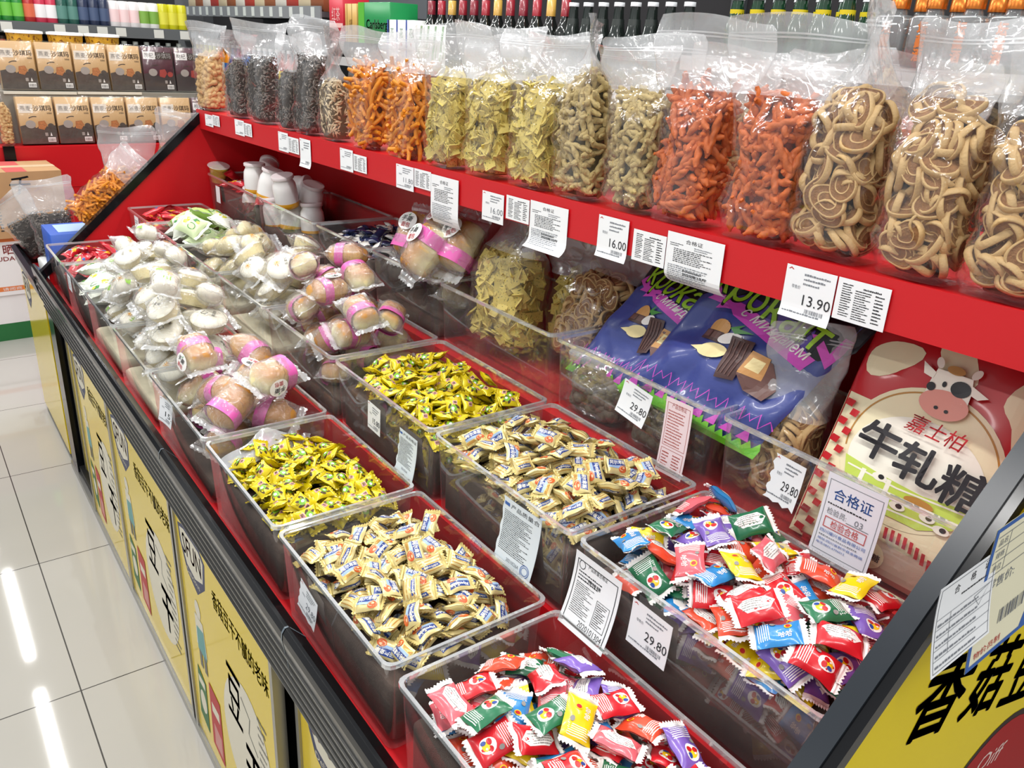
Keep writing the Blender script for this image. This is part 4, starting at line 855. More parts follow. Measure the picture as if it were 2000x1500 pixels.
def blob(cx, cy, rx, ry, seed, n=22):
    r = random.Random(seed); p = [r.uniform(0, 6.28) for _ in range(3)]
    return [(cx + rx*math.cos(2*PI*k/n)*(1+.28*math.sin(4*PI*k/n+p[0])+.12*math.sin(6*PI*k/n+p[1])), cy + ry*math.sin(2*PI*k/n)*(1+.28*math.sin(4*PI*k/n+p[2])+.1*math.cos(6*PI*k/n+p[1]))) for k in range(n)]
def nougat_art(Wd, Hh):   # inks 0 cream 1 red 2 white 3 green 4 dgreen 5 black 6 pink 7 tan 8 window
    a = Art(); a.poly([(0, 0), (Wd, 0), (Wd, .195), (0, .205)], 0)
    for cx, cy, rx, ry, s in ((.045, .262, .034, .026, 2), (.105, .315, .016, .025, 5), (.125, .275, .022, .035, 9), (.215, .25, .024, .035, 12), (.19, .335, .03, .02, 3), (.04, .335, .02, .014, 7)): a.poly(blob(cx, cy, rx, ry, s), 0)
    a.poly([(.205, .12), (.235, .10), (.235, .205), (.20, .205)], 1)
    a.ell(.125, .155, .098, .088, 0, n=44).ring(.125, .155, .092, .083, .0022, 7, n=50, a0=-.3, a1=PI+.2).ell(.125, .142, .083, .062, 2, n=40)
    a.poly([(.042, .128), (.09, .122), (.15, .118), (.206, .125), (.195, .095), (.16, .078), (.09, .078), (.055, .095)], 3)
    for yy in (.118, .103, .090): a.line([(.050, yy), (.12, yy - .004), (.20, yy)], .0022, 2)
    for xx in (.07, .105): a.rect(xx, .08, .006, .04, 2)
    for cx, cy in ((.095, .118), (.128, .094), (.165, .096), (.185, .09)): a.ell(cx, cy, .010, .005, 2).ell(cx+.002, cy+.001, .004, .003, 5)
    a.ell(.15, .108, .018, .006, 7)
    for k in range(8):
        y = .196 - .0255*k; a.poly([(.012, y), (.026, y - .001), (.023, y - .010), (.009, y - .009)], 1).poly([(.026, y - .011), (.038, y - .012), (.035, y - .021), (.024, y - .020)], 1)
    a.poly([(.045, .0), (.235, .0), (.235, .06), (.16, .045), (.09, .05), (.05, .075)], 8)
    for k in range(20): a.poly([(.06+.0085*k, .022+.03*math.sin(k*.17)), (.0645+.0085*k, .022+.03*math.sin(k*.17)), (.0625+.0085*k, .036+.03*math.sin(k*.17)), (.058+.0085*k, .036+.03*math.sin(k*.17))], 1)
    a.ell(.12, .025, .02, .017, 0).text('牛轧糖', .105, .020, .03, .009, 5, bold=.05)
    # a plain cow's head
    q0 = len(a.items)
    a.poly([(.088, .258), (.135, .258), (.140, .240), (.143, .212), (.082, .212), (.084, .240)], 2).ell(.113, .213, .034, .020, 6, n=24).poly([(.088, .252), (.066, .262), (.072, .246), (.086, .243)], 2).poly([(.136, .250), (.162, .240), (.150, .234), (.140, .237)], 2)
    a.ell(.126, .240, .013, .011, 5).ell(.088, .232, .006, .006, 5).ell(.104, .240, .003, .004, 5).ell(.105, .207, .003, .0025, 5).ell(.120, .206, .003, .0025, 5).ell(.112, .262, .012, .006, 7).ell(.089, .266, .005, .008, 2, rot=.5).ell(.138, .265, .005, .008, 2, rot=-.5)
    for i_ in range(q0, len(a.items)): a.items[i_] = ((a.items[i_][0] - (.113, .21)) * .88 + (.130, .225), a.items[i_][1], a.items[i_][2])
    a.text('嘉士柏', .098, .186, .075, .022, 1, bold=.01, rot=-.05, shear=.2)
    a.text('牛', .052, .138, .052, .046, 5, bold=.06, rot=-.06).text('轧', .106, .130, .054, .046, 5, bold=.06, rot=-.06).text('糖', .162, .122, .056, .048, 5, bold=.045, rot=-.06)
    return a
pillow('nougat_bag', 'red and cream cow patterned nougat bag leaning in the near back bin', 'candy bag', .235, .365, .05, inplane(-.535, -.035, (.915, 0, .90), 68, .0, .0), NR, nougat_art(.235, .365), [NCR, NR, NW, NGR, NGR2, NBK, NPK, NTA, NWN], 5, .0025)

t = tag(MB().grid(lambda a, b: (.362 + .19*a, 1.300 - .05*b - .012*math.sin(a*9), .765 + .035*math.sin(PI*min(1, a*1.1)) * (1 - b*.4) + .004*math.sin(a*17 + b*6)), 16, 6, 0).build('plastic_liner', ZIP), 'milky plastic sheet tucked in the far end of the front yellow candy bin', 'plastic sheet')
# ------------------------------------------------------------------ paper tags and certificates
TAGINKS = [INK, GREYINK, mat('#c23a36', .6), mat('#3a64ad', .6), mat('#b3564f', .6), mat('#cfe0e6', .6)]
def sheet(name, label, cat, Wd, Hh, M, art, paper=None, curl=0.0, tipcurl=0.0, group=None, ragged=0, side=0.0):
    """thin paper: origin top-left, x right, y up (negative down); curl bends the bottom outwards"""
    def fn(x, y, h):
        t = -y / Hh; b = curl*t*t*Hh + tipcurl*max(0, (t-.72)/.28)**2*Hh*.5 + side*(x/Wd)**2*Wd
        return (x, y + .35*abs(tipcurl)*max(0, (t-.72)/.28)**2*Hh*.3, b + h)
    mb = MB(); n = 14
    def edge(a, b):
        x, y = a*Wd, -b*Hh
        if ragged: x += .0012*math.sin(b*23)*(1 if a == 0 else 0) * ragged; y += .0012*math.sin(a*17)*(1 if b == 1 else 0) * ragged
        return x, y
    mb.grid(lambda a, b: fn(*edge(a, b), .0004), 6, n, 0, False); mb.grid(lambda a, b: fn(*edge(a, b), 0), 6, n, 0, False)
    art.emit(mb, lambda x, y, h: fn(x, y, .0004 + h), off=.0002, cut=(Hh/14 if (curl or tipcurl or side) else None))
    return tag(mb.build(name, [paper or PAPER] + TAGINKS, None, None, M), label, cat, group)
def price_art(W_, Hh, price, faint=False):
    a = Art(); a.poly([(W_*.04, -Hh*.08), (W_*.10, -Hh*.035), (W_*.16, -Hh*.08), (W_*.13, -Hh*.08), (W_*.10, -Hh*.06), (W_*.07, -Hh*.08)], 2)
    a.small(W_*.38, -Hh*.34, W_*.6, Hh*.26, 3, 1, len(price)); a.text('零售价', W_*.16, -Hh*.42, W_*.18, Hh*.07, 1)
    if price: a.text(price, W_*.42, -Hh*.70, W_*.55, Hh*.20, 1 if faint else 0)
    a.code(W_*.5, -Hh*.84, W_*.36, Hh*.08, 1); a.small(W_*.05, -Hh*.90, W_*.9, Hh*.07, 1, 1, 4); return a
def code_art(W_, Hh):
    a = Art(); a.small(W_*.10, -Hh*.90, W_*.24, Hh*.8, 14, 0, 2, dash=.25); a.small(W_*.36, -Hh*.92, W_*.36, Hh*.72, 13, 0, 5, dash=.15); a.small(W_*.74, -Hh*.9, W_*.2, Hh*.7, 9, 0, 8, dash=.2); a.small(W_*.5, -Hh*.2, W_*.4, Hh*.1, 1, 0, 3); return a
def cert_art(W_, Hh, stamp=True):
    a = Art(); a.text('合格证', W_*.34, -Hh*.155, W_*.30, Hh*.075, 0); a.small(W_*.06, -Hh*.24, W_*.28, Hh*.07, 2, 0, 1); a.small(W_*.5, -Hh*.25, W_*.36, Hh*.07, 2, 1, 2); a.small(W_*.14, -Hh*.52, W_*.8, Hh*.26, 8, 0, 3); a.small(W_*.06, -Hh*.92, W_*.85, Hh*.36, 10, 1, 4)
    if stamp: a.small(W_*.34, -Hh*.66, W_*.40, Hh*.045, 1, 0, 6, dash=.05); a.text('2020年10月', W_*.34, -Hh*.725, W_*.42, Hh*.05, 0, bold=.04)
    return a
def lipM(px, py, off=.0012, rot=0.0):
    x = .88
    for _ in range(4): P = onx(px, py, x); x = lipx(P.y) - off
    return frame(onx(px, py, x), (0, -1, 0.0125), (0, 0.0125, 1)) @ Matrix.Rotation(rot, 4, 'Z'), x
def span(p, q, x): a, b = onx(*p, x), onx(*q, x); return abs(a.y - b.y), abs(a.z - b.z)
LT = [('price', 400, 222, .040, .036, '', 'price tag nearest the far end of the red shelf lip'), ('code', 415, 224, .036, .032, '', 'small barcode tag nearest the far end of the red shelf lip'),
 ('price', 458, 232, .044, .044, '', 'price tag on the red lip below the second dark seed pouch'), ('code', 475, 239, .034, .036, '', 'small barcode tag on the red lip below the second dark seed pouch'),
 ('price', 543, 256, .046, .050, '', 'price tag on the red lip below the narrow dark seed pouch'), ('code', 562, 266, .046, .040, '', 'small barcode tag on the red lip below the narrow dark seed pouch'), ('price', 585, 269, .046, .072, '', 'long tag hanging over the red lip below the tall dark seed pouch'),
 ('price', 664, 288, .046, .050, '', 'price tag on the red lip below the pale seeds'), ('code', 690, 300, .046, .038, '', 'small barcode tag on the red lip below the pale seeds'),
 ('price', 774, 319, .048, .050, '11.80', 'faint 11.80 price tag on the red lip below the orange sticks'), ('code', 809, 328, .048, .038, '', 'small barcode tag on the red lip below the orange sticks'),
 ('cert', 842, 339, .069, .098, '', 'long white certificate hanging from the red lip below the seaweed chips'),
 ('price', 943, 371, .048, .054, '16.00', 'faint 16.00 price tag on the red lip below the middle seaweed chips'), ('code', 990, 380, .050, .042, '', 'small barcode tag on the red lip below the third seaweed chip pouch'),
 ('cert', 1037, 390, .069, .082, '', 'white certificate with a dark stamp under the green twist pouch'),
 ('price', 1171, 418, .049, .066, '16.00', 'clear 16.00 price tag on the red lip below the green twists'), ('code', 1239, 446, .049, .047, '', 'small barcode tag on the red lip below the first red twist pouch'),
 ('cert', 1306, 450, .074, .080, '', 'wide white certificate with curled bottom below the red twists'),
 ('price', 1539, 514, .056, .067, '13.90', 'clear 13.90 price tag on the red lip below the spiral cookies'), ('code', 1640, 540, .056, .051, '', 'rounded barcode tag on the red lip below the middle spiral cookies')]
X2 = (415, 428, 476, 491, 562, 583, 606, 689, 716, 808, 842, 896, 985, 1035, 1111, 1230, 1303, 1417, 1637, 1743)
for i, (k, px, py, w_, h_, pr, lab) in enumerate(LT):
    M, x = lipM(px, py, .0012 + .0006*(i % 2)); w_ = onx(px, py, x).y - onx(X2[i], py + (X2[i] - px)*.25, x).y
    if k == 'price': sheet('price_tag', lab, 'price tag', w_, h_, M, price_art(w_, h_, pr, px < 1000), tipcurl=.12 if h_ > .06 else 0)
    elif k == 'code': sheet('barcode_tag', lab, 'barcode tag', w_, h_, M, code_art(w_, h_))
    else: sheet('certificate', lab, 'certificate', w_, h_, M, cert_art(w_, h_, px > 1000), tipcurl=(-.15, .35, -.45)[(px > 900) + (px > 1200)])
# certificates and tags stuck on the bins' front walls
def wallM(px, py, x, rot=0.0, yaw=0.0): return frame(onx(px, py, x), (0, -1, 0), (0, 0, 1)) @ Matrix.Rotation(yaw, 4, 'Y') @ Matrix.Rotation(rot, 4, 'Z')
def framed(W_, Hh, title, num, ink=0):
    a = Art(); a.frame(W_*.06, -Hh*.93, W_*.88, Hh*.84, W_*.014, ink); a.ring(W_*.17, -Hh*.15, W_*.07, W_*.075, W_*.012, ink).text(title, W_*.30, -Hh*.155, W_*.42, Hh*.06, ink)
    a.small(W_*.12, -Hh*.36, W_*.6, Hh*.14, 3, ink, 1); a.text('棒棒糖', W_*.34, -Hh*.33, W_*.28, Hh*.05, ink, bold=.02); a.small(W_*.12, -Hh*.80, W_*.46, Hh*.42, 16, ink, 2, dash=.05); a.frame(W_*.60, -Hh*.79, W_*.28, Hh*.34, W_*.008, ink); a.small(W_*.62, -Hh*.77, W_*.24, Hh*.3, 11, ink, 3, dash=.15)
    if num: a.text(num, W_*.38, -Hh*.90, W_*.52, Hh*.075, ink)
    return a
def dense(W_, Hh, title, seal, ink=0):
    a = Art(); a.text(title, W_*.22, -Hh*.13, W_*.74, Hh*.075, ink); a.rect(W_*.04, -Hh*.12, W_*.14, Hh*.05, 3); a.small(W_*.06, -Hh*.80, W_*.88, Hh*.62, 22, ink, 7, dash=.04)
    a.text('20210526A', W_*.34, -Hh*.90, W_*.34, Hh*.05, 1)
    if seal: a.ring(W_*.83, -Hh*.87, W_*.11, Hh*.09, W_*.012, 3).ring(W_*.83, -Hh*.87, W_*.08, Hh*.06, W_*.01, 3)
    return a
BLUEP = mat('#dfe9ee', .65); PINKP = mat('#f2dcdf', .65)
xa, xb, xc = .3475, .5985, .8660
w_, h_ = .056, .052
sheet('price_tag', 'folded 15 yuan price tag on the front bin of bread rolls', 'price tag', .050, .052, wallM(312, 772, xa - .004, -.12, .35), price_art(.05, .052, '15.'), side=.15, curl=.1)
sheet('price_tag', 'crumpled price tag stuck on the front bin of caramel candies', 'price tag', .055, .050, wallM(588, 1128, xa - .001, -.2), price_art(.055, .05, '29.80', True), ragged=1, curl=.06)
sheet('price_tag', '15.80 price tag on the middle row bin of yellow candies', 'price tag', .046, .052, wallM(719, 781, xb - .001, -.05), price_art(.046, .052, '15.80'))
sheet('certificate', 'bluish torn certificate on the middle row bin of yellow candies', 'certificate', .058, .074, wallM(781, 834, xb - .001, -.02), dense(.058, .074, '产品合格证', False), BLUEP, ragged=1.6, curl=.12)
sheet('certificate', 'bluish quality sheet with a round blue seal on the middle row caramel bin', 'certificate', .078, .098, wallM(986, 966, xb - .0015, -.02), dense(.078, .098, '产品质量合', True), BLUEP, ragged=1.2, curl=.14, side=-.06)
sheet('certificate', 'black framed certificate numbered 2020101304 on the near middle row bin', 'certificate', .082, .098, wallM(1127, 1072, xb - .0015, .0), framed(.082, .098, '产品质量合格证', '2020101304'), curl=.22)
sheet('price_tag', '29.80 price tag beside the black framed certificate', 'price tag', .062, .060, wallM(1238, 1166, xb - .001, -.02), price_art(.062, .06, '29.80'), curl=.05)
sheet('price_tag', 'tilted 29.80 price tag below the navy candy bags', 'price tag', .062, .056, wallM(1222, 738, xc - .003, -.14), price_art(.062, .056, '29.80'), curl=.15)
sheet('certificate', 'long pink printed certificate below the nearer navy candy bag', 'certificate', .052, .118, wallM(1303, 773, xc - .001, .03), (lambda a: a.text('产品合格证', .013, -.014, .028, .008, 4).frame(.004, -.075, .044, .068, .0007, 4).small(.007, -.073, .038, .056, 12, 4, 3, dash=.05).frame(.004, -.113, .044, .034, .0007, 4).small(.007, -.111, .016, .028, 6, 4, 5, dash=.2).small(.028, -.111, .018, .028, 6, 4, 6, dash=.1))(Art()), PINKP, curl=.08)
sheet('price_tag', 'torn 29.80 price tag on the bin left of the cow patterned bag', 'price tag', .046, .064, wallM(1518, 884, xc - .001, -.05), price_art(.046, .064, '29.80'), ragged=2, curl=.1)
def qual(W_, Hh):
    a = Art(); a.frame(W_*.05, -Hh*.95, W_*.9, Hh*.88, W_*.010, 1); a.text('合格证', W_*.16, -Hh*.30, W_*.66, Hh*.15, 3, bold=.02); a.small(W_*.10, -Hh*.38, W_*.78, Hh*.045, 1, 0, 3, dash=.05); a.text('检验员:', W_*.12, -Hh*.49, W_*.34, Hh*.08, 1); a.text('03', W_*.60, -Hh*.49, W_*.14, Hh*.07, 1).rect(W_*.47, -Hh*.505, W_*.38, Hh*.006, 0)
    a.frame(W_*.12, -Hh*.655, W_*.72, Hh*.13, W_*.012, 2).text('检验合格', W_*.24, -Hh*.635, W_*.48, Hh*.09, 2); a.text('四川福兴食品有限公司', W_*.10, -Hh*.725, W_*.78, Hh*.045, 3); a.small(W_*.10, -Hh*.77, W_*.78, Hh*.03, 1, 1, 5, dash=.03); a.text('地址:四川省射中县金腾镇', W_*.10, -Hh*.82, W_*.78, Hh*.033, 3).text('电话:0832-6796012', W_*.10, -Hh*.87, W_*.5, Hh*.03, 3); return a
sheet('certificate', 'white certificate with blue heading and red stamp box before the cow patterned bag', 'certificate', .078, .108, wallM(1621, 920, xc - .002, .0), qual(.078, .108), mat('#e6e6ee', .65), curl=.10, side=-.03)
sheet('price_tag', 'tiny barcode tag on the far red packet bin under the shelf', 'barcode tag', .034, .046, wallM(369, 338, xc - .001), code_art(.034, .046))
sheet('price_tag', 'blank white tag on the bin of white bottled drinks', 'price tag', .040, .054, wallM(421, 362, xc - .001), Art())
for px, py, x, w_, h_, lab in ((262, 420, xb, .05, .05, 'white tag on the middle row bin of red stick candies'), (281, 447, xb, .045, .075, 'narrow white tag on the middle row bin beside the green jelly'), (316, 476, xb, .05, .07, 'white tag on the middle row bin of green jelly packets'),
                               (130, 530, xa, .05, .05, 'white tag on the front row bin behind the steamed buns')):
    sheet('price_tag', lab, 'price tag', w_, h_, wallM(px, py, x - .001), Art().small(w_*.1, -h_*.9, w_*.8, h_*.7, 5, 1, 2))
# on the near end panel: two cards hung below the edge bar
def endM(px, py, rot=0.0): return frame(ony(px, py, .226), (1, 0, 0), (0, 0, 1)) @ Matrix.Rotation(rot, 4, 'Z')
def hung(W_, Hh):
    a = Art(); a.frame(W_*.03, -Hh*.97, W_*.94, Hh*.94, W_*.008, 1); a.text('合', W_*.26, -Hh*.19, W_*.09, Hh*.10, 0).text('格', W_*.52, -Hh*.17, W_*.09, Hh*.10, 0).text('证', W_*.76, -Hh*.15, W_*.09, Hh*.10, 0); a.small(W_*.40, -Hh*.27, W_*.5, Hh*.05, 1, 0, 3)
    for k in range(5): a.rect(W_*.03, -Hh*(.38 + .115*k), W_*.94, Hh*.006, 1); a.small(W_*.06, -Hh*(.48 + .115*k), W_*.8, Hh*.06, 1, 1, k+2)
    a.rect(W_*.26, -Hh*.84, W_*.006, Hh*.46, 1).line([(W_*.66, -Hh*.42), (W_*.92, -Hh*.38), (W_*.76, -Hh*.56), (W_*.66, -Hh*.42)], W_*.008, 1); return a
sheet('hanging_card', 'white ruled certificate hung on the yellow near end panel', 'certificate', .100, .088, endM(1838, 1152, .06), hung(.100, .088), curl=.12)
a = Art(); a.rect(0, -.155, .006, .155, 3).rect(0, -.155, .13, .005, 3).rect(0, -.005, .13, .005, 3).poly([(.10, -.155), (.13, -.155), (.13, -.12), (.115, -.125)], 3)
for k in range(4): a.rect(.008, -.012 - .014*k, .12, .0008, 1)
a.rect(.032, -.054, .0008, .042, 1)
for k, s_ in enumerate(('品名', '规格', '单位')): a.text(s_, .012, -.022 - .014*k, .016, .007, 1)
a.text('零售价:', .012, -.072, .05, .012, 1).text('条码', .014, -.125, .014, .008, 1).text('物价员制', .012, -.146, .05, .008, 2).code(.05, -.122, .05, .016, 1)
sheet('hanging_card', 'cream price card with a blue border on the yellow near end panel', 'price card', .13, .155, endM(1948, 1036, .06), a, mat('#eee9cb', .6), curl=.05)
# ------------------------------------------------------------------ the smaller end counter beyond, with what stands on it
KRAFTB = mat('#7d1a20', .6)
e = thing('end_counter', 'small yellow fronted end counter with black rim beyond the long counter', 'display counter', (0, 0, 0))
mb = MB(); mb.box(.324, .338, 2.985, 3.52, .03, .60, 0); door_art(.535, .57, logo_only=True).emit(mb, lambda u, v, h: (.324 - h, 3.52 - u, .03 + v), off=.0003, base=2); mb.build('front_panel', [YEL, ALU] + INKS, e)
MB().prism([(.318, .60), (.304, .665), (.318, .675), (.345, .640), (.345, .60)], 2.985, 3.52).build('front_rail', STEEL, e)
MB().box(.318, 1.0, 3.50, 3.52, .60, .675).build('end_rail', BLACK, e)
MB().box(.345, 1.05, 2.985, 3.50, .04, .60).build('cabinet_body', RED, e); MB().box(.33, 1.05, 2.985, 3.52, 0, .04).build('kick_plate', RUBBER, e)
t = tag(MB().rbox(.36, .47, 3.02, 3.30, .601, .67, .008).build('paper_packet', WHITE), 'white paper packet lying in the end counter', 'packet')
BLU = mat('#2456b8', .4)
t = thing('blue_carton', 'bright blue carton standing behind the red stick candies', 'box', (.425, 3.10, .601)); mb = MB(); mb.rbox(-.05, .10, -.09, .09, 0, .205, .003, 0); Art().text('人人', .02, .05, .05, .05, 0).small(.02, -.06, .05, .06, 3, 0, 1, dash=.3).emit(mb, lambda x, y, h: (-.05 - h, -y, x + .05), off=.0005); mb.build('carton', [BLU, mat('#86a8e6', .5)], t)
MB().box(-.02, .08, -.06, .06, .205, .207).build('window_patch', mat('#a9c3ea', .5), t)
def sideface(M): return M
pouch('orange sticks', 'clear pouch of orange sticks lying along the black edge bar', (0, 0, 0), 0, .135, .085, .30, .60, 301, .0, M=lay((.475, 3.02, .845), 0, .88, PI/2), group='pouches on the end counter', wt=.18)
pouch('orange sticks', 'upper clear pouch of orange sticks standing behind the edge bar', (0, 0, 0), 0, .14, .08, .29, .42, 302, .0, M=lay((.655, 3.12, .85), 0, .06, PI/2), group='pouches on the end counter', wt=.19)
pouch('orange sticks', 'clear pouch with its flap showing at the top of the edge bar', (0, 0, 0), 0, .12, .08, .27, .42, 305, .0, M=lay((.83, 3.14, .92), 0, .1, PI/2), group='pouches on the end counter', wt=.16)
pouch('black seeds', 'clear pouch of dark seeds standing on the end counter', (0, 0, 0), 0, .14, .08, .29, .58, 303, .0, M=lay((.445, 3.30, .66), 0, -.12, PI/2 - .3), group='pouches on the end counter', wt=.19)
pouch('black seeds', 'lower clear pouch of dark seeds leaning out over the end counter', (0, 0, 0), 0, .12, .07, .24, .58, 304, .0, M=lay((.41, 3.43, .66), 0, -.5, PI/2 - .2), group='pouches on the end counter', wt=.16)
MB().box(.60, .92, 3.03, 3.24, .60, .84).build('stock_box', KRAFTB, e)
# ------------------------------------------------------------------ cartons stacked on the floor
KRAFT = mat('#b58d63', .75, var=.08, vscale=9); WBOX = mat('#e9e7e6', .6); ORB = mat('#dd7a3c', .6); GRB = mat('#1f6b35', .6); CRR = mat('#c4534f', .6); PRB = mat('#8a5a78', .6)
def carton(name, label, loc, rz, L, Wd, Hh, base, art_front, inks, bandz=(), tape=None):
    t = thing(name, label, 'carton', loc, rz); mb = MB(); mb.box(0, L, 0, Wd, 0, Hh, 0)
    art_front.emit(mb, lambda x, y, h: (x, -h, y), off=.0006)
    for (z0, z1, mi) in bandz: mb.box(-.0006, L + .0006, -.0004, Wd + .0006, z0, z1, 1 + mi)
    mb.build('carton_body', [base] + inks, t)
    if tape: MB().box(-.0015, L + .0015, Wd*.5 - .03, Wd*.5 + .03, Hh, Hh + .0008).box(L*.55, L*.72, 0, Wd, Hh, Hh + .0007, 1).build('tape', [mat('#d8c6a2', .3), CRR], t)
    return t
c0 = onz(45, 668, 0)
carton('carton', 'white carton with a green base on the floor at the aisle end', (.0, 4.43, 0), .04, .54, .33, .225, WBOX, Art().text('O', .43, .10, .035, .05, 0, bold=.03).text('Pa', .435, .085, .03, .012, 2), [GRB, GRB, GREYINK], ((0, .085, 0),))
carton('carton', 'white carton with orange stripes in the middle of the stack', (-.02, 4.42, .226), .04, .54, .33, .275, WBOX, Art().rect(0, .255, .54, .02, 0).rect(0, .02, .54, .022, 0).text('请阅商', .34, .023, .08, .015, 3).text('OUDAO', .31, .165, .13, .020, 1, bold=.03).text('晒', .37, .195, .045, .045, 1, bold=.03).frame(.46, .07, .07, .13, .006, 0).text('人', .465, .10, .05, .08, 0, bold=.03), [ORB, CRR, GREYINK, WBOX])
carton('carton', 'brown kraft carton with black brush lettering, topmost of its stack', (.14, 4.40, .502), .03, .50, .34, .30, KRAFT, Art().text('千', .28, .20, .085, .08, 0, bold=.03, shear=.2).text('千', .40, .06, .012, .02, 0).rect(.0, 0, .20, .30, 1).small(.215, .03, .016, .17, 12, 0, 2, dash=.7), [INK, PRB], (), True)
# ------------------------------------------------------------------ second display with tiered packs, turned a little away
D0 = Vector((.55, 4.80, 0)); da = math.radians(1.5)
Mr = Matrix.Translation(D0) @ Matrix.Rotation(da, 4, 'Z')
dsp = thing('gift_display', 'red display stand with two tiers of brown snack packs', 'display stand', M=Mr)
MB().box(-.62, 1.25, 0, .016, .30, .862).box(-.62, 1.25, -.004, 0, .66, .663).build('front_board', RED, dsp); MB().box(-.095, -.045, -.022, -.001, .30, .870).build('corner_post', BLACK, dsp)
MB().box(-.62, 1.25, .017, .62, .0, .862).build('stand_body', RED, dsp)
MB().box(-.10, 1.25, .15, .62, .863, 1.112).box(-.03, .30, .142, .149, 1.100, 1.113, 1).box(.305, .62, .142, .149, 1.102, 1.115, 1).build('riser', [mat('#8d8a80', .6), mat('#d8d5c8', .5)], dsp)
PACKF = clear('pack_film', haze=0.01, edge=0.3, rough=0.08, crinkle=0.3, cscale=30)
TAN = mat('#d2ab78', .4, coat=.3); DK = mat('#4b4038', .45, var=.25, vscale=40); LGB = mat('#efe3d2', .5); TXB = mat('#3d2d22', .5); CKB = mat('#b5713c', .5, bump=.4, bscale=200, var=.3, vscale=90); GRS_ = mat('#a49a92', .5); MAR = mat('#4d1a29', .4, coat=.3); MAR2 = mat('#3a2f2d', .45); CRD = mat('#a33a30', .5)
def pack(lx, ly, z, kind, lab):
    W_, Hh, T = .160, .225, .065; tan = kind == 'oat'
    t = thing('snack_pack', lab, 'snack pack', group=None, M=Mr @ Matrix.Translation((lx, ly, z)) @ Matrix.Rotation(-.08, 4, 'X'))
    a = Art()   # 0 dark 1 light 2 text 3 cake 4 grey 5 white
    a.poly([(.0, 0), (W_, 0), (W_, Hh*.40), (W_*.78, Hh*.36), (W_*.62, Hh*.44), (W_*.45, Hh*.34), (W_*.28, Hh*.43), (0, Hh*.38)], 0)
    if tan: a.rect(W_*.03, Hh*.66, W_*.40, Hh*.19, 1).text('燕麦', W_*.07, Hh*.70, W_*.30, Hh*.11, 4, bold=.01).text('·沙琪玛', W_*.40, Hh*.70, W_*.54, Hh*.12, 2, bold=.02).text('软糯香', W_*.80, Hh*.635, W_*.14, Hh*.035, 2)
    else: a.rect(W_*.03, Hh*.72, W_*.40, Hh*.17, 5).text('枸杞', W_*.07, Hh*.75, W_*.30, Hh*.11, 2, bold=.01).rect(W_*.43, Hh*.72, W_*.52, Hh*.16, 2).text('·沙琪玛', W_*.44, Hh*.74, W_*.5, Hh*.12, 5, bold=.01).poly([(W_*.06, Hh*.92), (W_*.10, Hh*.97), (W_*.17, Hh*.92)], 1)
    a.ring(W_*.43, Hh*.36, W_*.30, Hh*.235, .004, 2, a0=1.35, a1=2.15).ell(W_*.30, Hh*.42, W_*.14, Hh*.085, 4).poly([(W_*.52, Hh*.48), (W_*.70, Hh*.50), (W_*.76, Hh*.40), (W_*.66, Hh*.30), (W_*.50, Hh*.33)], 3).ell(W_*.86, Hh*.38, W_*.09, Hh*.06, 0 if tan else 3)
    a.rect(W_*.72, Hh*.04, W_*.22, Hh*.10, 5).code(W_*.74, Hh*.055, W_*.18, Hh*.06, 2).rect(W_*.66, Hh*.17, W_*.08, Hh*.07, 4).poly([(W_*.80, Hh*.17), (W_*.83, Hh*.25), (W_*.86, Hh*.17)], 5)
    mb = MB(); mb.rbox(0, W_, 0, T, 0, Hh, .006, 0); a.emit(mb, lambda x, y, h: (x, -h, y), off=.0005)
    mb.build('pack_body', [TAN if tan else MAR, DK if tan else MAR2, LGB, TXB, CKB if tan else CRD, GRS_, FW], t)
    MB().rbox(-.004, W_+.004, -.004, T+.003, .001, Hh+.006, .008, 0).build('clear_wrap', PACKF, t)
names = ['first', 'second', 'third', 'fourth', 'fifth', 'sixth']
for k in range(6): pack(-.020 + .170*k, .20, 1.120, 'oat' if k < 4 else 'goji', ('%s tan oat snack pack from the left in the upper tier' % names[k]) if k < 4 else ('%s maroon goji snack pack in the upper tier' % ('left' if k == 4 else 'right')))
for k in range(6): pack(.004 + .170*k, .045, .870, 'oat' if k < 5 else 'goji', ('%s tan oat snack pack from the left in the lower tier' % names[k]) if k < 5 else 'maroon goji snack pack in the lower tier')
pouch('peanuts', 'tall clear bag of brown nuts beside the lower snack packs', (0, 0, 0), 0, .07, .06, .26, .8, 320, 0, M=Mr @ Matrix.Translation((-.055, .07, .866)), group='loose bags on the stand', pieces=60)
for k, (lx, ly, lab) in enumerate(((.15, .46, 'left'), (.34, .44, 'middle'), (.53, .47, 'right'))):
    t = thing('popcorn_tub', '%s popcorn tub with a white lid behind the upper snack packs' % lab, 'tub', M=Mr @ Matrix.Translation((lx, ly, 1.1135)))
    MB().lathe([(.060, 0), (.085, .265)], 22, 0).build('tub_body', mat('#d8a42c', .5, speck=('#8a5a1a', 60, .55), var=.3, vscale=30), t); MB().lathe([(.089, .265), (.089, .277), (.07, .28)], 22, 0).build('lid', WHITE, t)
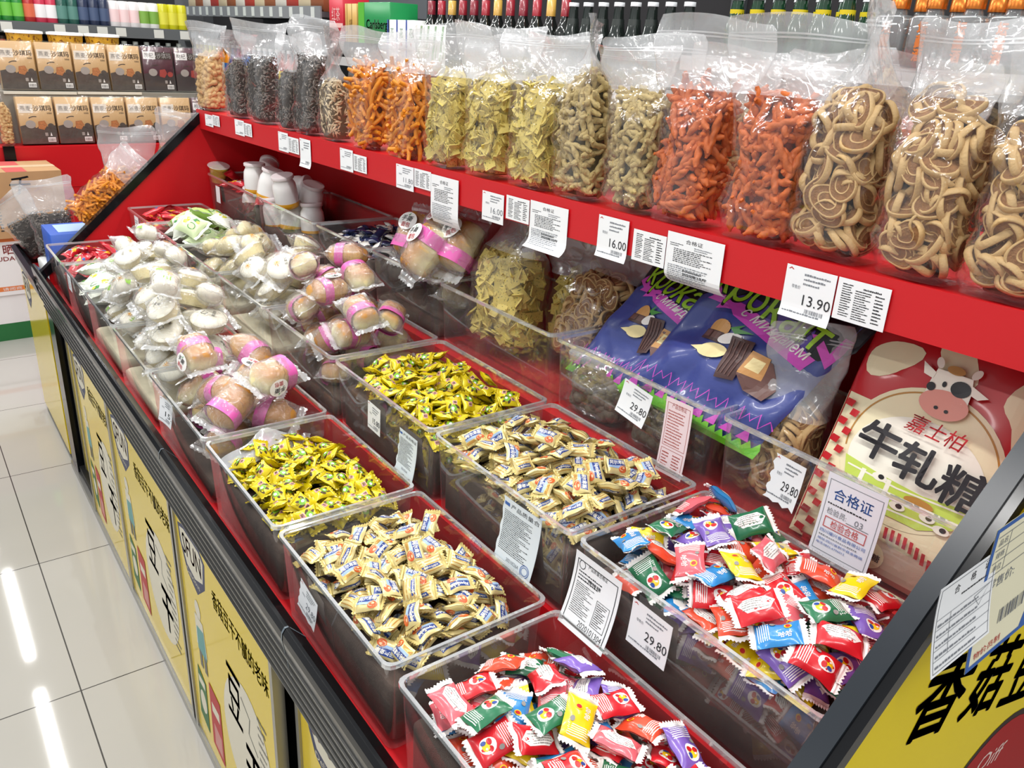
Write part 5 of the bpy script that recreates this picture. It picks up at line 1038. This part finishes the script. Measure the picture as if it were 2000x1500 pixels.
# ------------------------------------------------------------------ wall shelving behind
SHB = mat('#4a4d50', .5); SHT = mat('#b9bcbb', .5)
def bottle_prof(r, h, nr, nh): return [(r*.96, 0), (r, .006), (r, h*.60), (r*.82, h*.70), (nr*1.15, h*.80), (nr, h*.84), (nr, h - nh)]
_B = {}
def bottle(kind, x, y, z, label, group):
    key = kind; t = thing('bottle' if kind[0] != 'can' else 'drink_can', label, 'bottle' if kind[0] != 'can' else 'can', (x, y, z), 0, group)
    if key not in _B:
        k, body, lab_c, cap_c, r, h = kind; parts = []
        if k == 'can': parts.append(('can_body', MB().lathe([(r*.85, 0), (r, .008), (r, h-.012), (r*.84, h)], 16, 0).mesh('can_body', [mat(body, .3, coat=.4)]))); parts.append(('print_band', MB().lathe([(r*1.01, h*.25), (r*1.01, h*.7)], 16, 0, None, False, False).mesh('print_band', [mat(lab_c, .4)]))); parts.append(('can_lid', MB().lathe([(r*.80, h), (r*.8, h+.002)], 16, 0).mesh('can_lid', [ALU])))
        elif k == 'pet': parts.append(('bottle_body', MB().lathe(bottle_prof(r, h, .013, .012), 16, 0).mesh('bottle_body', [mat(body, .15, coat=.5)]))); parts.append(('wrap_label', MB().lathe([(r*1.015, h*.24), (r*1.015, h*.55)], 16, 0, None, False, False).mesh('wrap_label', [mat(lab_c, .4)]))); parts.append(('cap', MB().lathe([(.015, h-.016), (.015, h)], 12, 0).mesh('cap', [mat(cap_c, .4)])))
        elif k == 'wine': parts.append(('bottle_body', MB().lathe([(r, 0), (r, h*.58), (r*.7, h*.68), (.016, h*.76), (.0145, h*.97)], 16, 0).mesh('bottle_body', [mat(body, .08, spec=.6, coat=.4)]))); parts.append(('neck_foil', MB().lathe([(.0165, h*.79), (.0155, h), (.0, h)], 12, 0, None, False, False).mesh('neck_foil', [mat(cap_c, .35, coat=.3)]))); parts.append(('label', MB().lathe([(r*1.01, h*.2), (r*1.01, h*.5)], 16, 0, None, False, False).mesh('label', [mat(lab_c, .5)])))
        elif k == 'beer': parts.append(('bottle_body', MB().lathe([(r, 0), (r, h*.55), (r*.75, h*.66), (.017, h*.80), (.014, h*.96)], 16, 0).mesh('bottle_body', [mat(body, .08, spec=.6, coat=.4)]))); parts.append(('neck_label', MB().lathe([(r*.70, h*.685), (.0185, h*.80)], 14, 0, None, False, False).mesh('neck_label', [mat(lab_c, .4)]))); parts.append(('cap', MB().lathe([(.017, h*.95), (.0165, h), (.0, h)], 12, 0, None, False, False).mesh('cap', [mat(cap_c, .35)])))
        else: parts.append(('bottle_body', MB().rbox(-r, r, -r, r, 0, h*.66, .012, 0).lathe([(r*.55, h*.66), (.018, h*.72), (.018, h*.75)], 14, 0).mesh('bottle_body', [clear('bottle_glass', tint=(.72, .74, .74), haze=.30, edge=.5, body=(.45, .46, .46))]))); parts.append(('copper_cap', MB().lathe([(.021, h*.74), (.021, h), (.019, h)], 14, 0).mesh('copper_cap', [mat('#c4712a', .25, metal=.7)]))); parts.append(('sign_print', Art().text('坛\n藏\n酒', -r*.28, h*.10, r*.56, h*.48, 0, bold=.03).emit(MB(), lambda x, y, hh: (-r - hh - .0006, -x, y), base=0).mesh('sign_print', [mat('#c8702e', .5)])))
        _B[key] = parts
    for n_, me in _B[key]: link(n_, me, t)
# long liquor shelf along the right wall
XS = 1.86
sh = thing('liquor_shelf', 'dark wall shelf of bottles along the right wall', 'shelf', (0, 0, 0))
MB().box(XS - .03, 2.46, .2, 1.70, 1.430, 1.456).build('shelf_board', SHB, sh); MB().box(XS - .036, XS - .03, .2, 1.70, 1.42, 1.458).build('price_rail', SHT, sh); MB().box(XS - .03, 2.46, 1.70, 3.98, 1.335, 1.36).build('shelf_board', SHB, sh); MB().box(XS - .036, XS - .03, 1.70, 3.98, 1.325, 1.363).build('price_rail', SHT, sh)
MB().box(2.50, 2.54, .2, 3.98, .0, 2.2).build('back_board', mat('#1d1b1e', .8), sh); MB().box(XS - .03, 2.5, .2, 3.98, 0, .10).build('base', SHB, sh)
for y in (.2, 2.05, 3.94): MB().box(2.461, 2.499, y, y + .04, 0, 2.2).build('upright', SHB, sh)
zb = 1.457
SQ = ('sq', '', '', '', .037, .165)
for k in range(6):
    for r_ in range(2): bottle(SQ, XS + .03 + .10*r_, .70 + .084*k, zb, 'clear square liquor bottle with copper cap and orange lettering', 'copper capped liquor bottles')
GB = ('beer', '#123a22', '#d9c81e', '#cfd4d6', .026, .150)
for k in range(6):
    for r_ in range(2): bottle(GB, XS + .03 + .085*r_, 1.25 + .066*k, zb, 'dark green bottle with yellow neck label and silver cap', 'yellow labelled green bottles')
zb = 1.361
DG = ('beer', '#1b2420', '#2a3330', '#c9cdd0', .031, .235)
for k in range(8): bottle(DG, XS + .03, 1.75 + .072*k, zb, 'dark bottle with a silver cap left of the yellow labelled bottles', 'silver capped dark bottles')
for k in range(12):
    c = ('#8f1f2c', '#c9a24a', '#9c2130', '#7d1a2a')[k % 4]; cn = ('red', 'gold', 'red', 'red')[k % 4]
    bottle(('wine', '#161a17', '#3a2f25', c, .034, .245), XS + .035, 2.30 + .078*k, zb, 'dark wine bottle with a %s neck foil on the liquor shelf' % cn, 'wine bottles with %s foil' % cn)
def sbox(x, y, z, w, d, h, m, label, art=None, inks=(), group=None, name='drink_box'):
    t = thing(name, label, 'box', (x, y, z), 0, group); mb = MB(); mb.rbox(0, d, -w/2, w/2, 0, h, .003)
    if art: art.emit(mb, lambda u, v, hh: (-hh, w/2 - u, v), off=.0006)
    mb.build('box_body', [m] + list(inks), t)
for k in range(3): sbox(XS, 3.27 + .082*k, zb, .078, .1, .17, mat('#eef0ee', .4), 'white milk carton with a red dot and blue edge on the wall shelf', Art().rect(.0, 0, .012, .17, 0).ell(.045, .075, .007, .007, 1).text('花', .03, .10, .03, .04, 2), (mat('#3a55a8', .5), CRR, mat('#8fae9a', .5)), 'white milk cartons')
for k in range(4): sbox(XS, 3.02 + .056*k, zb, .052, .08, .155, mat('#f2f5ee', .4), 'white carton with slanted green leaves on the wall shelf', Art().poly([(.005, .02), (.02, .02), (.045, .15), (.03, .15)], 0).poly([(.03, .03), (.04, .03), (.05, .09)], 0), (mat('#4d9a35', .5),), 'green leaf cartons')
zb = 1.43
t = sbox(XS, 3.60, zb, .30, .14, .17, mat('#1f8a4c', .35), 'green multipack of beer cans on the wall shelf', Art().rect(0, 0, .06, .17, 1).text('Carlsberg', .08, .05, .20, .05, 0, bold=.03), (FW, mat('#57b438', .4)))
sbox(XS, 3.83, zb, .12, .14, .165, mat('#c9a35a', .4), 'gold multipack of cans beside the green multipack', Art().rect(.02, 0, .004, .165, 0).rect(.07, 0, .004, .165, 0).text('罐', .045, .05, .03, .05, 0), (mat('#8a6a2c', .5),))
sbox(XS, 3.99, zb, .15, .14, .20, mat('#c22a3c', .4), 'red multipack of cans at the end of the wall shelf', Art().rect(0, .06, .15, .02, 0).text('红茶', .03, .09, .09, .06, 0), (mat('#e8b9b4', .5),))
# further shelf bay with drinks, left of the liquor shelf
s2 = thing('drinks_shelf', 'grey wall shelf with price strips and colourful drinks', 'shelf', (0, 0, 0))
MB().box(XS, 2.5, 4.15, 6.55, 1.535, 1.56).build('shelf_board', SHB, s2); mb = MB(); mb.box(XS - .008, XS, 4.15, 6.55, 1.525, 1.585)
MB().box(XS, 2.5, 4.15, 6.55, 1.09, 1.115).build('shelf_board', SHB, s2); MB().box(2.46, 2.5, 4.15, 6.55, 0, 2.2).build('back_board', mat('#54585c', .7), s2)
for k in range(16): mb.box(XS - .010, XS - .008, 4.22 + .14*k, 4.262 + .14*k, 1.532, 1.58, 1)
mb.build('price_rail', [mat('#7f8488', .5), mat('#c8cfcb', .5)], s2)
mixd = (('#e0c81e', 'yellow'), ('#d9d81a', 'yellow'), ('#e38a1e', 'orange'), ('#2a4f9a', 'blue'), ('#2f5aa5', 'blue'), ('#dfe7ee', 'white'), ('#dfe8f0', 'white'), ('#b9412c', 'red'), ('#f0eeee', 'white'), ('#eeeaea', 'white'))
for k in range(24):
    c, cn = mixd[(23 - k) * 10 // 24]; bottle(('pet', c, ('#f3d94a', '#3d6fb8', '#f4f4f0')[k % 3], '#f2f2f2', .034, .245), XS + .05, 4.25 + .092*k, 1.116, '%s drink bottle below the price strip of the grey wall shelf' % cn, '%s bottles on the grey wall shelf' % cn)
for k in range(14): sbox(XS + .02, 4.25 + .16*k, 1.561, .15, .2, .16, mat(('#9a5a3a', '#d9c9a8', '#b23b33', '#e2ddd2')[k % 4], .5), '%s carton on the top board of the grey wall shelf' % ('brown', 'cream', 'red', 'white')[k % 4], None, (), '%s cartons on the grey wall shelf' % ('brown', 'cream', 'red', 'white')[k % 4], 'drink_carton')
# beverage shelf on the back wall
YB = 5.55
s3 = thing('beverage_shelf', 'dark back wall shelf of cans and bottles', 'shelf', (0, 0, 0))
MB().box(.1, 1.66, YB, YB + .4, 1.395, 1.42).build('shelf_board', SHB, s3); MB().box(.1, 1.66, YB, YB + .4, 1.085, 1.11).build('shelf_board', SHB, s3); MB().box(.1, 1.66, YB + .4, YB + .43, 0, 2.2).build('back_board', mat('#26282b', .8), s3); MB().box(.1, 1.66, YB, YB + .4, 0, .1).build('base', SHB, s3)
mb = MB(); mb.box(.1, 1.66, YB - .008, YB, 1.375, 1.435)
for k, x in enumerate((.62, .88, 1.0, 1.10, 1.20, 1.41, 1.56)): mb.box(x, x + .055, YB - .011, YB - .008, 1.382, 1.428, 1)
mb.build('price_rail', [mat('#5a5e60', .5), mat('#d5d6cf', .5)], s3)
row = [('#2e8a3a', '#6fbf4a', 'green')]*5 + [('#b32a2c', '#d96a4a', 'red')] + [('#c93a55', '#f0eff0', 'red and white')]*2 + [('#2a5a50', '#5a8a80', 'teal')]*2 + [('#2b3550', '#4a5a7a', 'navy')]*3 + [('#f0ecec', '#f3d6d6', 'white')]*3 + [('#f0f2ee', '#7fae4a', 'white and green')]*2 + [('#d2cf1e', '#e2dd4a', 'yellow')]*3
for k, (b, l, cn) in enumerate(row):
    for r_ in range(2): bottle(('can', b, l, '', .030, .150), .50 + .0545*k, YB + .035 + .075*r_, 1.421, '%s drink can on the upper board of the dark back shelf' % cn, '%s cans on the back shelf' % cn)
low = [('#b8432c', '#d9572e', 'orange')]*4 + [('#1f4a28', '#7fc043', 'green')]*4 + [('#3a4a4a', '#55706c', 'dark')]*10
for k, (b, l, cn) in enumerate(low): bottle(('pet', b, l, '#cfd8d4' if k > 7 else '#3a2a22', .036, .245), .50 + .0625*k, YB + .05, 1.111, '%s drink bottle on the lower board of the dark back shelf' % cn, '%s bottles on the back shelf' % cn)
